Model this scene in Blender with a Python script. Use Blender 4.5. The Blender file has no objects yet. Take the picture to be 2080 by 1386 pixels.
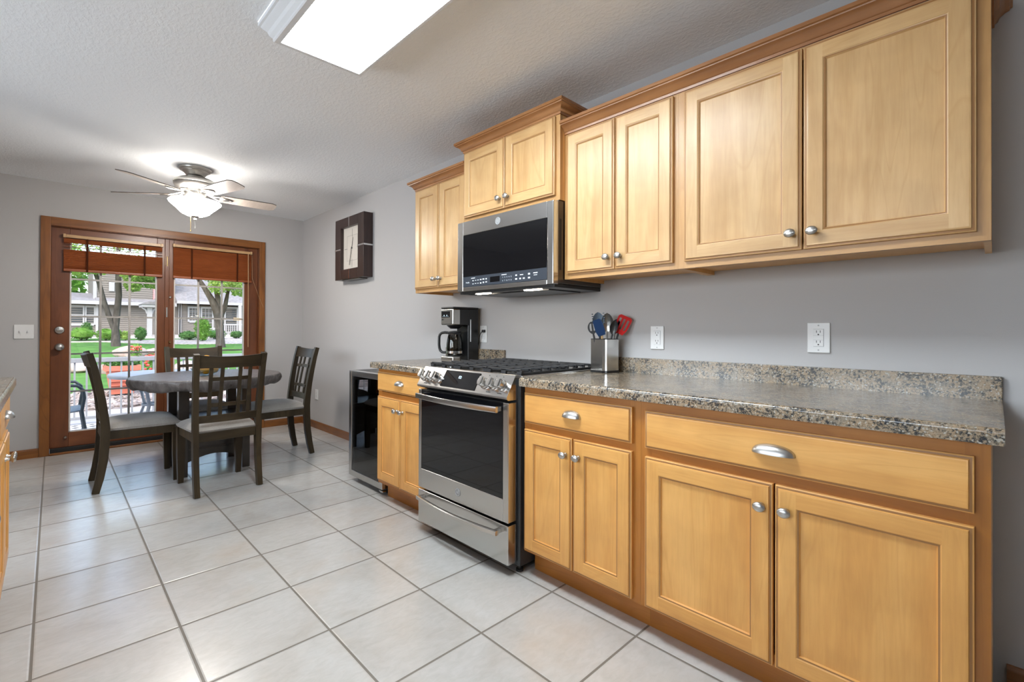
import bpy, bmesh, math, random
from mathutils import Vector, Matrix
from math import sin, cos, pi, radians
random.seed(7)
S = bpy.context.scene
COL = S.collection

# ------------------------------------------------------------------ camera
CAMY, CAMZ = -2.20201, 1.14024
cam_d = bpy.data.cameras.new('camera'); cam = bpy.data.objects.new('camera', cam_d); COL.objects.link(cam)
F_PX, CX, CY, YAW, PITCH, ROLL = 961.943, 1035.378, 664.024, 0.799705, 0.005241, 0.003916
cam_d.sensor_fit = 'HORIZONTAL'; cam_d.sensor_width = 36.0
cam_d.lens = F_PX * 36.0 / 2080.0
cam_d.shift_x = (1040.0 - CX) / 2080.0
cam_d.shift_y = (CY - 693.0) / 2080.0
cam_d.clip_start = 0.02; cam_d.clip_end = 300
_f = Vector((-sin(YAW), cos(YAW), 0)); _r = Vector((cos(YAW), sin(YAW), 0)); _u = Vector((0, 0, 1))
_f, _u = _f * cos(PITCH) + _u * sin(PITCH), _u * cos(PITCH) - _f * sin(PITCH)
_r, _u = _r * cos(ROLL) + _u * sin(ROLL), _u * cos(ROLL) - _r * sin(ROLL)
M = Matrix(((_r.x, _u.x, -_f.x, 0.0), (_r.y, _u.y, -_f.y, CAMY), (_r.z, _u.z, -_f.z, CAMZ), (0, 0, 0, 1)))
cam.matrix_world = M
S.camera = cam

# ------------------------------------------------------------------ colour management and light
S.view_settings.view_transform = 'Standard'; S.view_settings.look = 'None'
S.view_settings.gamma = 1.0; S.view_settings.exposure = 0.66
try: S.view_settings.use_curve_mapping = False
except Exception: pass
S.cycles.max_bounces = 10; S.cycles.diffuse_bounces = 6; S.cycles.glossy_bounces = 4
S.cycles.transmission_bounces = 6; S.cycles.transparent_max_bounces = 12
S.cycles.caustics_reflective = False; S.cycles.caustics_refractive = False
S.cycles.sample_clamp_indirect = 6.0

SKY_STRENGTH = 0.42
SUN_STRENGTH = 1.0
PANEL_EMIT = 25.0
BOWL_EMIT = 48.0
DAY_W = (22.0, 17.0)

W = bpy.data.worlds.new('sky'); S.world = W; W.use_nodes = True
nt = W.node_tree; nt.nodes.clear()
sky = nt.nodes.new('ShaderNodeTexSky'); sky.sky_type = 'NISHITA'; sky.sun_disc = False
sky.sun_elevation = radians(48); sky.sun_rotation = radians(130); sky.air_density = 1.0; sky.dust_density = 3.0
bgn = nt.nodes.new('ShaderNodeBackground'); bgn.inputs['Strength'].default_value = SKY_STRENGTH
outw = nt.nodes.new('ShaderNodeOutputWorld')
nt.links.new(sky.outputs[0], bgn.inputs[0]); nt.links.new(bgn.outputs[0], outw.inputs[0])

sun_d = bpy.data.lights.new('sun', 'SUN'); sun_d.energy = SUN_STRENGTH; sun_d.angle = radians(4)
sun_d.color = (1.0, 0.95, 0.88)
sun = bpy.data.objects.new('sun', sun_d); COL.objects.link(sun)
sun.rotation_euler = Vector((-0.42, -0.40, -0.80)).to_track_quat('-Z', 'Y').to_euler()

def portal(name, loc, direction, w, h):
    l = bpy.data.lights.new(name, 'AREA'); l.shape = 'RECTANGLE'; l.size = w; l.size_y = h
    try: l.cycles.is_portal = True
    except Exception: return
    o = bpy.data.objects.new(name, l); COL.objects.link(o); o.location = loc
    o.rotation_euler = Vector(direction).to_track_quat('-Z', 'Y').to_euler()

L = 5.870       # far wall at x = -L
H = 2.444       # ceiling
YB = -4.30      # wall opposite the cabinets
XR = 1.70       # wall behind the camera's right shoulder
portal('door_portal', (-L - 0.10, -1.345, 1.03), (1, 0, 0), 1.75, 2.05)
WINS = [(-3.70, -2.10, 0.90, 2.10), (-1.60, -0.10, 1.00, 2.10)]   # windows in the wall opposite the cabinets
for wi, (a, b, c, d) in enumerate(WINS):
    dl = bpy.data.lights.new('window_daylight', 'AREA'); dl.shape = 'RECTANGLE'; dl.size = b - a; dl.size_y = d - c
    dl.energy = DAY_W[wi] * (b - a) * (d - c); dl.color = (0.80, 0.90, 1.0)
    do = bpy.data.objects.new('window_daylight', dl); COL.objects.link(do); do.location = ((a + b) / 2, YB - 0.16, (c + d) / 2)
    do.rotation_euler = Vector((0, 1, 0)).to_track_quat('-Z', 'Z').to_euler()

# ------------------------------------------------------------------ materials
def new_mat(name):
    m = bpy.data.materials.new(name); m.use_nodes = True
    n = m.node_tree; n.nodes.clear()
    out = n.nodes.new('ShaderNodeOutputMaterial'); b = n.nodes.new('ShaderNodeBsdfPrincipled')
    n.links.new(b.outputs[0], out.inputs[0])
    return m, n, b, out

def P(b, **k):
    names = dict(col='Base Color', rough='Roughness', metal='Metallic', spec='Specular IOR Level', coat='Coat Weight',
                 coatr='Coat Roughness', trans='Transmission Weight', ior='IOR', emit='Emission Color', es='Emission Strength',
                 aniso='Anisotropic', sss='Subsurface Weight', sheen='Sheen Weight', alpha='Alpha')
    for a, v in k.items():
        if names[a] in b.inputs:
            if a in ('col', 'emit'): v = (v[0], v[1], v[2], 1)
            b.inputs[names[a]].default_value = v

def flat(name, col, rough=0.5, metal=0.0, **k):
    m, n, b, o = new_mat(name); P(b, col=col, rough=rough, metal=metal, **k); return m

def coords(n, scale=(1, 1, 1), kind='Object', rand=True):
    tc = n.nodes.new('ShaderNodeTexCoord'); mp = n.nodes.new('ShaderNodeMapping')
    mp.inputs['Scale'].default_value = scale
    n.links.new(tc.outputs[kind], mp.inputs['Vector'])
    if rand:
        oi = n.nodes.new('ShaderNodeObjectInfo'); mu = n.nodes.new('ShaderNodeMath'); mu.operation = 'MULTIPLY'
        mu.inputs[1].default_value = 37.0
        n.links.new(oi.outputs['Random'], mu.inputs[0]); n.links.new(mu.outputs[0], mp.inputs['Location'])
    return mp.outputs[0]

def noise(n, vec, scale, detail=4, rough=0.55, dist=0.0):
    t = n.nodes.new('ShaderNodeTexNoise'); t.inputs['Scale'].default_value = scale
    t.inputs['Detail'].default_value = detail; t.inputs['Roughness'].default_value = rough
    t.inputs['Distortion'].default_value = dist
    n.links.new(vec, t.inputs['Vector']); return t.outputs['Fac']

def ramp(n, fac, stops):
    r = n.nodes.new('ShaderNodeValToRGB'); e = r.color_ramp.elements
    while len(e) < len(stops): e.new(0.5)
    for i, (p, c) in enumerate(stops):
        e[i].position = p; e[i].color = (c[0], c[1], c[2], 1)
    n.links.new(fac, r.inputs[0]); return r.outputs[0]

def mixc(n, a, b, fac, mode='MIX'):
    m = n.nodes.new('ShaderNodeMix'); m.data_type = 'RGBA'; m.blend_type = mode
    for sock, v in ((m.inputs[0], fac), (m.inputs[6], a), (m.inputs[7], b)):
        if hasattr(v, 'is_linked') or hasattr(v, 'links'): n.links.new(v, sock)
        elif isinstance(v, (int, float)): sock.default_value = v
        else: sock.default_value = (v[0], v[1], v[2], 1)
    return m.outputs[2]

def math_(n, op, a, b=None):
    m = n.nodes.new('ShaderNodeMath'); m.operation = op
    for i, v in enumerate((a, b)):
        if v is None: continue
        if isinstance(v, (int, float)): m.inputs[i].default_value = v
        else: n.links.new(v, m.inputs[i])
    return m.outputs[0]

def bump(n, b, h, strength=0.3, dist=0.01):
    bp = n.nodes.new('ShaderNodeBump'); bp.inputs['Strength'].default_value = strength
    bp.inputs['Distance'].default_value = dist
    n.links.new(h, bp.inputs['Height']); n.links.new(bp.outputs[0], b.inputs['Normal'])

def wood(name, c0, c1, c2, axis='Z', rough=0.38, fine=1.0, coat=0.10, figure=1.0, spec=0.5):
    m, n, b, o = new_mat(name)
    s = {'X': (0.22, 1.6, 1.6), 'Y': (1.6, 0.22, 1.6), 'Z': (1.6, 1.6, 0.22)}[axis]
    v = coords(n, s)
    big = noise(n, v, 5.0, 3, 0.5, 1.2 * figure)
    v2 = coords(n, tuple(x * (1.0 if x > 1 else 0.5) for x in s))
    fin = noise(n, v2, 70.0 * fine, 5, 0.6, 0.2)
    c = ramp(n, big, [(0.28, c2), (0.5, c1), (0.72, c0)])
    c = mixc(n, c, ramp(n, fin, [(0.3, (0.86, 0.80, 0.74)), (0.6, (1, 1, 1))]), 0.5, 'MULTIPLY')
    ln = math_(n, 'FRACT', math_(n, 'MULTIPLY', noise(n, coords(n, tuple(x * .75 for x in s)), 3.2, 2, 0.5, 0.8 * figure), 11.0))
    c = mixc(n, c, mixc(n, c, c2, 1.0), ramp(n, ln, [(0.0, (0.45, 0.45, 0.45)), (0.10, (0.0, 0.0, 0.0)), (0.93, (0, 0, 0)), (1.0, (0.45, 0.45, 0.45))]))
    v3 = coords(n, (1, 1, 1)); bl = noise(n, v3, 9.0, 2, 0.5)
    c = mixc(n, c, ramp(n, bl, [(0.35, (0.90, 0.88, 0.86)), (0.65, (1.05, 1.04, 1.03))]), 0.6, 'MULTIPLY')
    n.links.new(c, b.inputs['Base Color'])
    P(b, rough=rough, coat=coat, coatr=0.25, spec=spec)
    bump(n, b, fin, 0.06, 0.002)
    return m

M = {}
mp_ = ((0.79, 0.430, 0.132), (0.735, 0.378, 0.106), (0.66, 0.315, 0.080))
pale_ = ((0.650, 0.425, 0.205), (0.595, 0.370, 0.165), (0.510, 0.295, 0.115))  # same maple for the wall cabinets, with their pale sheen put into the colour
M['pale'] = wood('sheen_lit_maple_vertical', *pale_, axis='Z', coat=0.15)
M['pale_h'] = wood('sheen_lit_maple_horizontal', *pale_, axis='X', coat=0.15)
M['maple'] = wood('maple_vertical', *mp_, axis='Z')
M['maple_h'] = wood('maple_horizontal', *mp_, axis='X')
fr_ = ((0.48, 0.195, 0.034), (0.42, 0.162, 0.026), (0.34, 0.125, 0.018))  # orange stain, darkened further for the shading beside the doors
M['frame'] = wood('maple_frame', *fr_, axis='Z')
M['frame_h'] = wood('maple_frame_horizontal', *fr_, axis='X')
fp_ = ((0.55, 0.315, 0.125), (0.50, 0.275, 0.100), (0.44, 0.225, 0.078))  # wall cabinet frames, paled in colour for the same sheen
M['framepale'] = wood('sheen_lit_maple_frame', *fp_, axis='Z')
M['framepale_h'] = wood('sheen_lit_maple_frame_horizontal', *fp_, axis='X')
M['glaze'] = flat('brown_glaze_line', (0.33, 0.155, 0.050), 0.45)
M['crown'] = wood('maple_crown', (0.42, 0.195, 0.075), (0.36, 0.16, 0.058), (0.28, 0.115, 0.040), axis='X', rough=0.3)
M['box'] = wood('maple_box', (0.78, 0.46, 0.17), (0.72, 0.41, 0.145), (0.65, 0.35, 0.115), axis='Z')
ok_ = ((0.315, 0.120, 0.026), (0.245, 0.088, 0.018), (0.135, 0.044, 0.009))
M['oak'] = wood('oak_trim', *ok_, axis='Z', rough=0.35, fine=1.3)
M['oak_y'] = wood('oak_trim_cross', *ok_, axis='Y', rough=0.35, fine=1.3)
M['oak_x'] = wood('oak_trim_long', *ok_, axis='X', rough=0.35, fine=1.3)
M['doorwood'] = wood('stained_door_wood', (0.215, 0.072, 0.026), (0.175, 0.056, 0.020), (0.125, 0.038, 0.013), axis='Z', rough=0.32)
M['doorwood_h'] = wood('stained_door_wood_rail', (0.235, 0.080, 0.029), (0.195, 0.064, 0.023), (0.14, 0.043, 0.015), axis='Y', rough=0.32)
M['blind'] = wood('blind_wood', (0.36, 0.098, 0.028), (0.30, 0.080, 0.022), (0.24, 0.060, 0.016), axis='Y', rough=0.4)
M['espresso'] = wood('espresso_wood', (0.045, 0.022, 0.019), (0.034, 0.017, 0.015), (0.024, 0.012, 0.011), axis='Z', rough=0.4)
M['chair'] = wood('weathered_grey_wood', (0.060, 0.042, 0.022), (0.040, 0.0285, 0.0155), (0.020, 0.0145, 0.0085), axis='Z', rough=0.42, coat=0.0, spec=0.28)
M['chair_x'] = wood('weathered_grey_wood_cross', (0.060, 0.042, 0.022), (0.040, 0.0285, 0.0155), (0.020, 0.0145, 0.0085), axis='X', rough=0.42, coat=0.0, spec=0.28)
M['table'] = wood('dark_table_wood', (0.042, 0.033, 0.027), (0.030, 0.024, 0.020), (0.020, 0.016, 0.013), axis='Z', rough=0.3, coat=0.3)

def wall_mat(name, col):
    m, n, b, o = new_mat(name); v = coords(n, rand=False)
    h = noise(n, v, 220.0, 3); P(b, col=col, rough=0.72, spec=0.3); bump(n, b, h, 0.12, 0.002)
    return m
M['wall'] = wall_mat('grey_wall_paint', (0.500, 0.488, 0.488))
def ceil_mat():
    m, n, b, o = new_mat('knockdown_ceiling'); v = coords(n, (1.0, 1.7, 1), rand=False)
    h1 = noise(n, v, 34.0, 4, 0.6, 0.4); h2 = noise(n, v, 90.0, 3)
    r = ramp(n, h1, [(0.45, (0, 0, 0)), (0.60, (1, 1, 1))])
    h = math_(n, 'ADD', r, math_(n, 'MULTIPLY', h2, 0.5))
    P(b, col=(0.86, 0.875, 0.895), rough=0.8, spec=0.2); bump(n, b, h, 0.20, 0.005)
    return m
M['ceiling'] = ceil_mat()

def tile_mat():
    m, n, b, o = new_mat('ceramic_floor_tile')
    tc = n.nodes.new('ShaderNodeTexCoord'); mp = n.nodes.new('ShaderNodeMapping')
    mp.vector_type = 'TEXTURE'
    mp.inputs['Location'].default_value = (-3.8196, -2.2335, 0); mp.inputs['Rotation'].default_value = (0, 0, -0.0039)
    mp.inputs['Scale'].default_value = (0.4109, 0.4034, 1)
    n.links.new(tc.outputs['Object'], mp.inputs['Vector'])
    sp = n.nodes.new('ShaderNodeSeparateXYZ'); n.links.new(mp.outputs[0], sp.inputs[0])
    ed = []; cells = []
    for ax in (0, 1):
        fx = math_(n, 'FRACT', sp.outputs[ax]); cells.append(math_(n, 'FLOOR', sp.outputs[ax]))
        d = math_(n, 'MINIMUM', fx, math_(n, 'SUBTRACT', 1.0, fx)); ed.append(d)
    d = math_(n, 'MINIMUM', ed[0], ed[1])
    grout = math_(n, 'LESS_THAN', d, 0.0105)
    lip = n.nodes.new('ShaderNodeMapRange'); lip.inputs['From Min'].default_value = 0.006; lip.inputs['From Max'].default_value = 0.022
    n.links.new(d, lip.inputs['Value'])
    cb = n.nodes.new('ShaderNodeCombineXYZ'); n.links.new(cells[0], cb.inputs[0]); n.links.new(cells[1], cb.inputs[1])
    wn = n.nodes.new('ShaderNodeTexWhiteNoise'); wn.noise_dimensions = '3D'; n.links.new(cb.outputs[0], wn.inputs['Vector'])
    ad = n.nodes.new('ShaderNodeVectorMath'); ad.operation = 'MULTIPLY_ADD'
    n.links.new(wn.outputs['Color'], ad.inputs[0]); ad.inputs[1].default_value = (30, 30, 30); n.links.new(tc.outputs['Object'], ad.inputs[2])
    sv = n.nodes.new('ShaderNodeVectorMath'); sv.operation = 'MULTIPLY'; sv.inputs[1].default_value = (2.3, 1.0, 1.0); n.links.new(ad.outputs[0], sv.inputs[0])
    c1 = noise(n, ad.outputs[0], 4.0, 4, 0.55, 0.6); c2 = noise(n, sv.outputs[0], 17.0, 6, 0.62, 0.8); c3 = noise(n, ad.outputs[0], 3.0, 3, 0.5)
    c = ramp(n, c1, [(0.28, (0.520, 0.495, 0.460)), (0.50, (0.565, 0.552, 0.530)), (0.72, (0.590, 0.585, 0.572))])
    c = mixc(n, c, ramp(n, c2, [(0.22, (0.86, 0.85, 0.835)), (0.62, (1.0, 1.0, 1.0))]), 0.8, 'MULTIPLY')
    c = mixc(n, c, (0.56, 0.44, 0.33), ramp(n, c3, [(0.58, (0, 0, 0)), (0.80, (0.40, 0.40, 0.40))]))
    c = mixc(n, c, mixc(n, (0.955, 0.95, 0.945), (1.03, 1.03, 1.03), wn.outputs['Value']), 1.0, 'MULTIPLY')
    c = mixc(n, c, (0.175, 0.155, 0.130), grout)
    n.links.new(c, b.inputs['Base Color'])
    rr = (0.26, 0.26, 0.26)
    rg = mixc(n, rr, (0.85, 0.85, 0.85), grout); n.links.new(rg, b.inputs['Roughness']); P(b, spec=0.9, coat=0.35, coatr=0.16)
    wv = noise(n, sv.outputs[0], 22.0, 3, 0.5); h = math_(n, 'ADD', lip.outputs[0], math_(n, 'MULTIPLY', wv, 0.30))
    bump(n, b, h, 0.35, 0.004)
    return m
M['tile'] = tile_mat()

def granite_mat():
    m, n, b, o = new_mat('speckled_laminate'); v = coords(n, rand=False)
    def vor(scale):
        t = n.nodes.new('ShaderNodeTexVoronoi'); t.inputs['Scale'].default_value = scale
        n.links.new(v, t.inputs['Vector']); return t.outputs['Color']
    n1 = noise(n, v, 120.0, 5, 0.72, 0.4); n2 = noise(n, v, 210.0, 4, 0.65); n3 = noise(n, v, 26.0, 3, 0.5); n4 = noise(n, v, 150.0, 3, 0.6, 0.5)
    base = ramp(n, n2, [(0.32, (0.15, 0.105, 0.062)), (0.46, (0.30, 0.215, 0.135)), (0.58, (0.38, 0.295, 0.200)), (0.72, (0.46, 0.40, 0.310))])
    base = mixc(n, base, (0.22, 0.205, 0.175), ramp(n, n3, [(0.46, (0, 0, 0)), (0.62, (0.55, 0.55, 0.55))]))
    base = mixc(n, base, (0.46, 0.30, 0.19), ramp(n, n4, [(0.58, (0, 0, 0)), (0.66, (0.55, 0.55, 0.55))]))
    n5 = math_(n, 'ADD', n1, math_(n, 'MULTIPLY', math_(n, 'SUBTRACT', noise(n, v, 18.0, 2, 0.5), 0.5), 0.35))
    c = mixc(n, base, (0.085, 0.078, 0.062), ramp(n, n5, [(0.485, (0, 0, 0)), (0.535, (0.9, 0.9, 0.9))]))
    c = mixc(n, c, (0.028, 0.029, 0.033), ramp(n, n5, [(0.555, (0, 0, 0)), (0.59, (1, 1, 1))]))
    vc = n.nodes.new('ShaderNodeSeparateColor'); n.links.new(vor(260.0), vc.inputs[0])
    c = mixc(n, c, (0.50, 0.47, 0.41), math_(n, 'MULTIPLY', math_(n, 'GREATER_THAN', vc.outputs[0], 0.92), 0.7))
    n.links.new(c, b.inputs['Base Color']); P(b, rough=0.20, spec=0.75)
    return m
M['granite'] = granite_mat()

def steel_mat(name, col=(0.60, 0.59, 0.575), axis='X', rough=0.21):
    m, n, b, o = new_mat(name)
    v = coords(n, {'X': (1, 14, 14), 'Z': (14, 14, 1), 'Y': (14, 1, 14)}[axis]); h = noise(n, v, 1.6, 2, 0.5)
    P(b, col=col, metal=1.0, rough=rough); bump(n, b, h, 0.05, 0.004); return m
M['steel'] = steel_mat('brushed_steel')
M['steel_z'] = steel_mat('brushed_steel_upright', axis='Z')
M['nickel'] = steel_mat('satin_nickel', (0.52, 0.505, 0.48), 'X', 0.34)
M['chrome'] = flat('polished_chrome', (0.75, 0.75, 0.75), 0.12, 1.0)
M['darksteel'] = steel_mat('dark_steel_casing', (0.16, 0.145, 0.135), 'Z', 0.34)
M['blackmetal'] = flat('black_enamel', (0.018, 0.018, 0.019), 0.35)
M['blacksheet'] = flat('dark_grey_sheet', (0.035, 0.036, 0.038), 0.32)
M['iron'] = flat('cast_iron', (0.022, 0.022, 0.024), 0.48)
M['blackglass'] = flat('black_glass', (0.004, 0.004, 0.005), 0.03, spec=0.55)
M['panelglass'] = flat('grey_control_glass', (0.045, 0.052, 0.065), 0.12)
M['blackplastic'] = flat('black_plastic', (0.012, 0.012, 0.013), 0.28)
M['rubber'] = flat('black_rubber', (0.015, 0.015, 0.015), 0.7)
M['white'] = flat('white_plastic', (0.80, 0.80, 0.80), 0.3)
M['slot'] = flat('dark_slot', (0.03, 0.03, 0.03), 0.6)
M['seam'] = flat('grey_seam', (0.42, 0.43, 0.44), 0.5)
M['whitetrim'] = flat('white_painted_trim', (0.72, 0.72, 0.73), 0.4)
M['label'] = flat('white_print', (0.75, 0.78, 0.82), 0.5)
M['emblemgrey'] = flat('grey_emblem', (0.27, 0.27, 0.27), 0.45)
M['emblemlight'] = flat('light_emblem_mark', (0.46, 0.46, 0.46), 0.4)
M['darkprint'] = flat('dark_print', (0.10, 0.10, 0.10), 0.5)
M['digit'] = flat('lit_digits', (0.6, 0.8, 1.0), 0.5, emit=(0.65, 0.85, 1.0), es=0.5)
M['hallow'] = flat('warm_task_light', (0.9, 0.8, 0.6), 0.4, emit=(1.0, 0.88, 0.70), es=30.0)
M['panel'] = flat('lit_acrylic_panel', (0.9, 0.9, 0.9), 0.5, emit=(0.84, 0.94, 1.0), es=PANEL_EMIT)
M['bowl'] = flat('lit_frosted_bowl', (0.9, 0.88, 0.84), 0.4, emit=(1.0, 0.95, 0.88), es=BOWL_EMIT)
M['bowlin'] = flat('lit_bowl_inside', (0.9, 0.88, 0.84), 0.4, emit=(1.0, 0.95, 0.88), es=10.0)
M['blade'] = wood('pale_fan_blade', (0.66, 0.58, 0.52), (0.62, 0.54, 0.48), (0.56, 0.48, 0.43), axis='X', rough=0.4)
M['bladeedge'] = flat('dark_blade_edge', (0.06, 0.045, 0.035), 0.5)
M['tan'] = wood('pale_blind_rail', (0.62, 0.40, 0.20), (0.57, 0.36, 0.175), (0.50, 0.31, 0.15), axis='Y')
M['tape'] = flat('dark_ladder_cord', (0.060, 0.016, 0.006), 0.9, spec=0.1)
M['cord'] = flat('tan_cord', (0.40, 0.22, 0.11), 0.6)
M['brass'] = flat('aged_brass', (0.50, 0.36, 0.18), 0.35, 1.0)
M['clockface'] = flat('cream_clock_face', (0.62, 0.58, 0.53), 0.5)
M['muntin'] = flat('pale_glazing_bar', (0.70, 0.66, 0.62), 0.45)
M['blue'] = flat('navy_silicone', (0.006, 0.028, 0.090), 0.5, spec=0.3)
M['bluegrey'] = flat('blue_grey_nylon', (0.20, 0.26, 0.33), 0.25)
M['red'] = flat('red_silicone', (0.62, 0.012, 0.012), 0.35)
M['greynylon'] = flat('charcoal_nylon', (0.03, 0.03, 0.032), 0.4)
M['bamboo'] = flat('bamboo_handle', (0.55, 0.36, 0.16), 0.5)
M['greyhandle'] = flat('grey_handle', (0.42, 0.41, 0.39), 0.4)
M['orange'] = flat('orange_peel', (0.85, 0.36, 0.015), 0.42)

def glass_mat(name, tint=(1, 1, 1), refl=1.0, rough=0.0):
    m = bpy.data.materials.new(name); m.use_nodes = True; n = m.node_tree; n.nodes.clear()
    out = n.nodes.new('ShaderNodeOutputMaterial'); mx = n.nodes.new('ShaderNodeMixShader')
    tr = n.nodes.new('ShaderNodeBsdfTransparent'); tr.inputs[0].default_value = (*tint, 1)
    gl = n.nodes.new('ShaderNodeBsdfGlossy'); gl.inputs['Roughness'].default_value = rough
    fr = n.nodes.new('ShaderNodeFresnel'); fr.inputs['IOR'].default_value = 1.45
    mu = math_(n, 'MULTIPLY', fr.outputs[0], refl)
    n.links.new(mu, mx.inputs[0]); n.links.new(tr.outputs[0], mx.inputs[1]); n.links.new(gl.outputs[0], mx.inputs[2])
    n.links.new(mx.outputs[0], out.inputs[0]); return m
M['glass'] = glass_mat('window_glass')
M['bowlglass'] = glass_mat('clear_blue_glass', (0.90, 0.97, 0.98), 0.55)
M['carafe'] = glass_mat('smoky_carafe_glass', (0.45, 0.43, 0.40), 1.5)
M['coolerglass'] = glass_mat('tinted_cooler_glass', (0.86, 0.88, 0.92), 1.6)

def fabric(name, c0, c1, sc=300, rough=0.9, big=8):
    m, n, b, o = new_mat(name); v = coords(n); a = noise(n, v, sc, 3); g = noise(n, v, big, 3)
    c = ramp(n, a, [(0.3, c0), (0.7, c1)]); c = mixc(n, c, ramp(n, g, [(0.3, (0.82, 0.82, 0.82)), (0.7, (1.1, 1.1, 1.1))]), 0.7, 'MULTIPLY')
    n.links.new(c, b.inputs['Base Color']); P(b, rough=rough, spec=0.25, sheen=0.3); bump(n, b, a, 0.25, 0.002); return m
M['cushion'] = fabric('grey_upholstery', (0.22, 0.205, 0.19), (0.33, 0.31, 0.29))
def cloth_mat():
    m, n, b, o = new_mat('grey_fitted_cover'); v = coords(n, (1.2, 1.2, 0.35), rand=False)
    a = noise(n, v, 22, 5, 0.6, 1.2); f = noise(n, v, 160, 3)
    c = ramp(n, a, [(0.3, (0.070, 0.060, 0.057)), (0.5, (0.115, 0.102, 0.098)), (0.7, (0.165, 0.152, 0.148))])
    n.links.new(c, b.inputs['Base Color']); P(b, rough=0.38, spec=0.55); bump(n, b, a, 0.55, 0.012); return m
M['cloth'] = cloth_mat()

def outdoor(name, c0, c1, c2, scale, rough=0.9, stretch=(1, 1, 1), bumpv=0.0):
    m, n, b, o = new_mat(name); v = coords(n, stretch); a = noise(n, v, scale, 5, 0.65)
    c = ramp(n, a, [(0.32, c0), (0.5, c1), (0.68, c2)]); n.links.new(c, b.inputs['Base Color']); P(b, rough=rough, spec=0.2)
    if bumpv: bump(n, b, a, bumpv, 0.05)
    return m
M['grass'] = outdoor('lawn_grass', (0.045, 0.130, 0.022), (0.070, 0.180, 0.032), (0.105, 0.24, 0.048), 1.6)
M['concrete'] = outdoor('pale_concrete', (0.40, 0.39, 0.38), (0.46, 0.45, 0.44), (0.51, 0.50, 0.49), 3)
M['river'] = outdoor('river_stone', (0.12, 0.10, 0.09), (0.30, 0.26, 0.24), (0.50, 0.46, 0.43), 3.5)
M['bed'] = outdoor('stone_mulch_bed', (0.20, 0.185, 0.17), (0.40, 0.37, 0.35), (0.60, 0.57, 0.54), 9)
M['boulder'] = outdoor('pink_boulder', (0.30, 0.225, 0.20), (0.38, 0.30, 0.275), (0.46, 0.40, 0.375), 3, bumpv=0.3)
M['terracotta'] = flat('terracotta', (0.50, 0.155, 0.10), 0.7)
M['bark'] = outdoor('tree_bark', (0.045, 0.039, 0.034), (0.075, 0.066, 0.060), (0.125, 0.112, 0.102), 9, stretch=(1, 1, 0.3), bumpv=0.5)
def leaf_mat(name, c):
    m, n, b, o = new_mat(name); v = coords(n); a = noise(n, v, 2.5, 3)
    cc = ramp(n, a, [(0.3, tuple(x * 0.6 for x in c)), (0.7, tuple(min(1, x * 1.35) for x in c))])
    n.links.new(cc, b.inputs['Base Color']); P(b, rough=0.55, spec=0.3)
    ts = n.nodes.new('ShaderNodeBsdfTranslucent'); n.links.new(cc, ts.inputs[0])
    mx = n.nodes.new('ShaderNodeMixShader'); mx.inputs[0].default_value = 0.4
    n.links.new(b.outputs[0], mx.inputs[1]); n.links.new(ts.outputs[0], mx.inputs[2]); n.links.new(mx.outputs[0], o.inputs[0])
    return m
M['leaf'] = leaf_mat('bright_leaves', (0.32, 0.47, 0.125))
M['leafdark'] = leaf_mat('deep_green_leaves', (0.08, 0.20, 0.045))
M['leafmid'] = leaf_mat('mid_green_leaves', (0.16, 0.34, 0.05))
M['petal'] = flat('coral_petals', (0.75, 0.12, 0.09), 0.6)
def siding_mat(name, c):
    m, n, b, o = new_mat(name); tc = n.nodes.new('ShaderNodeTexCoord'); sp = n.nodes.new('ShaderNodeSeparateXYZ')
    n.links.new(tc.outputs['Object'], sp.inputs[0])
    f = math_(n, 'FRACT', math_(n, 'MULTIPLY', sp.outputs[2], 7.5))
    P(b, col=c, rough=0.7); return m
M['siding'] = siding_mat('grey_lap_siding', (0.17, 0.158, 0.140))
M['shingle'] = outdoor('grey_roof_shingle', (0.16, 0.16, 0.165), (0.21, 0.21, 0.215), (0.27, 0.27, 0.275), 6)
M['extwhite'] = flat('white_exterior_trim', (0.36, 0.37, 0.375), 0.6)
M['extglass'] = flat('dark_house_window', (0.045, 0.060, 0.070), 0.08)
M['rail'] = flat('grey_white_railing', (0.30, 0.315, 0.33), 0.45)
M['patiometal'] = flat('grey_patio_metal', (0.34, 0.36, 0.38), 0.4, 0.2)
M['patiodark'] = flat('dark_patio_metal', (0.035, 0.05, 0.058), 0.3)
M['mesh'] = flat('sling_fabric', (0.12, 0.16, 0.19), 0.6)
def rug_mat():
    m, n, b, o = new_mat('lattice_rug'); tc = n.nodes.new('ShaderNodeTexCoord'); sp = n.nodes.new('ShaderNodeSeparateXYZ')
    n.links.new(tc.outputs['Object'], sp.inputs[0])
    a = math_(n, 'ADD', sp.outputs[0], sp.outputs[1]); c = math_(n, 'SUBTRACT', sp.outputs[0], sp.outputs[1])
    fa = math_(n, 'FRACT', math_(n, 'MULTIPLY', a, 6.0)); fc = math_(n, 'FRACT', math_(n, 'MULTIPLY', c, 6.0))
    w = math_(n, 'MAXIMUM', math_(n, 'LESS_THAN', fa, 0.42), math_(n, 'LESS_THAN', fc, 0.42))
    n.links.new(mixc(n, (0.10, 0.105, 0.115), (0.66, 0.68, 0.70), w), b.inputs['Base Color']); P(b, rough=0.9); return m
M['rug'] = rug_mat()

# ------------------------------------------------------------------ mesh helpers
def B(): return bmesh.new()

def _mi(faces, mi):
    for f in faces: f.material_index = mi

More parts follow.
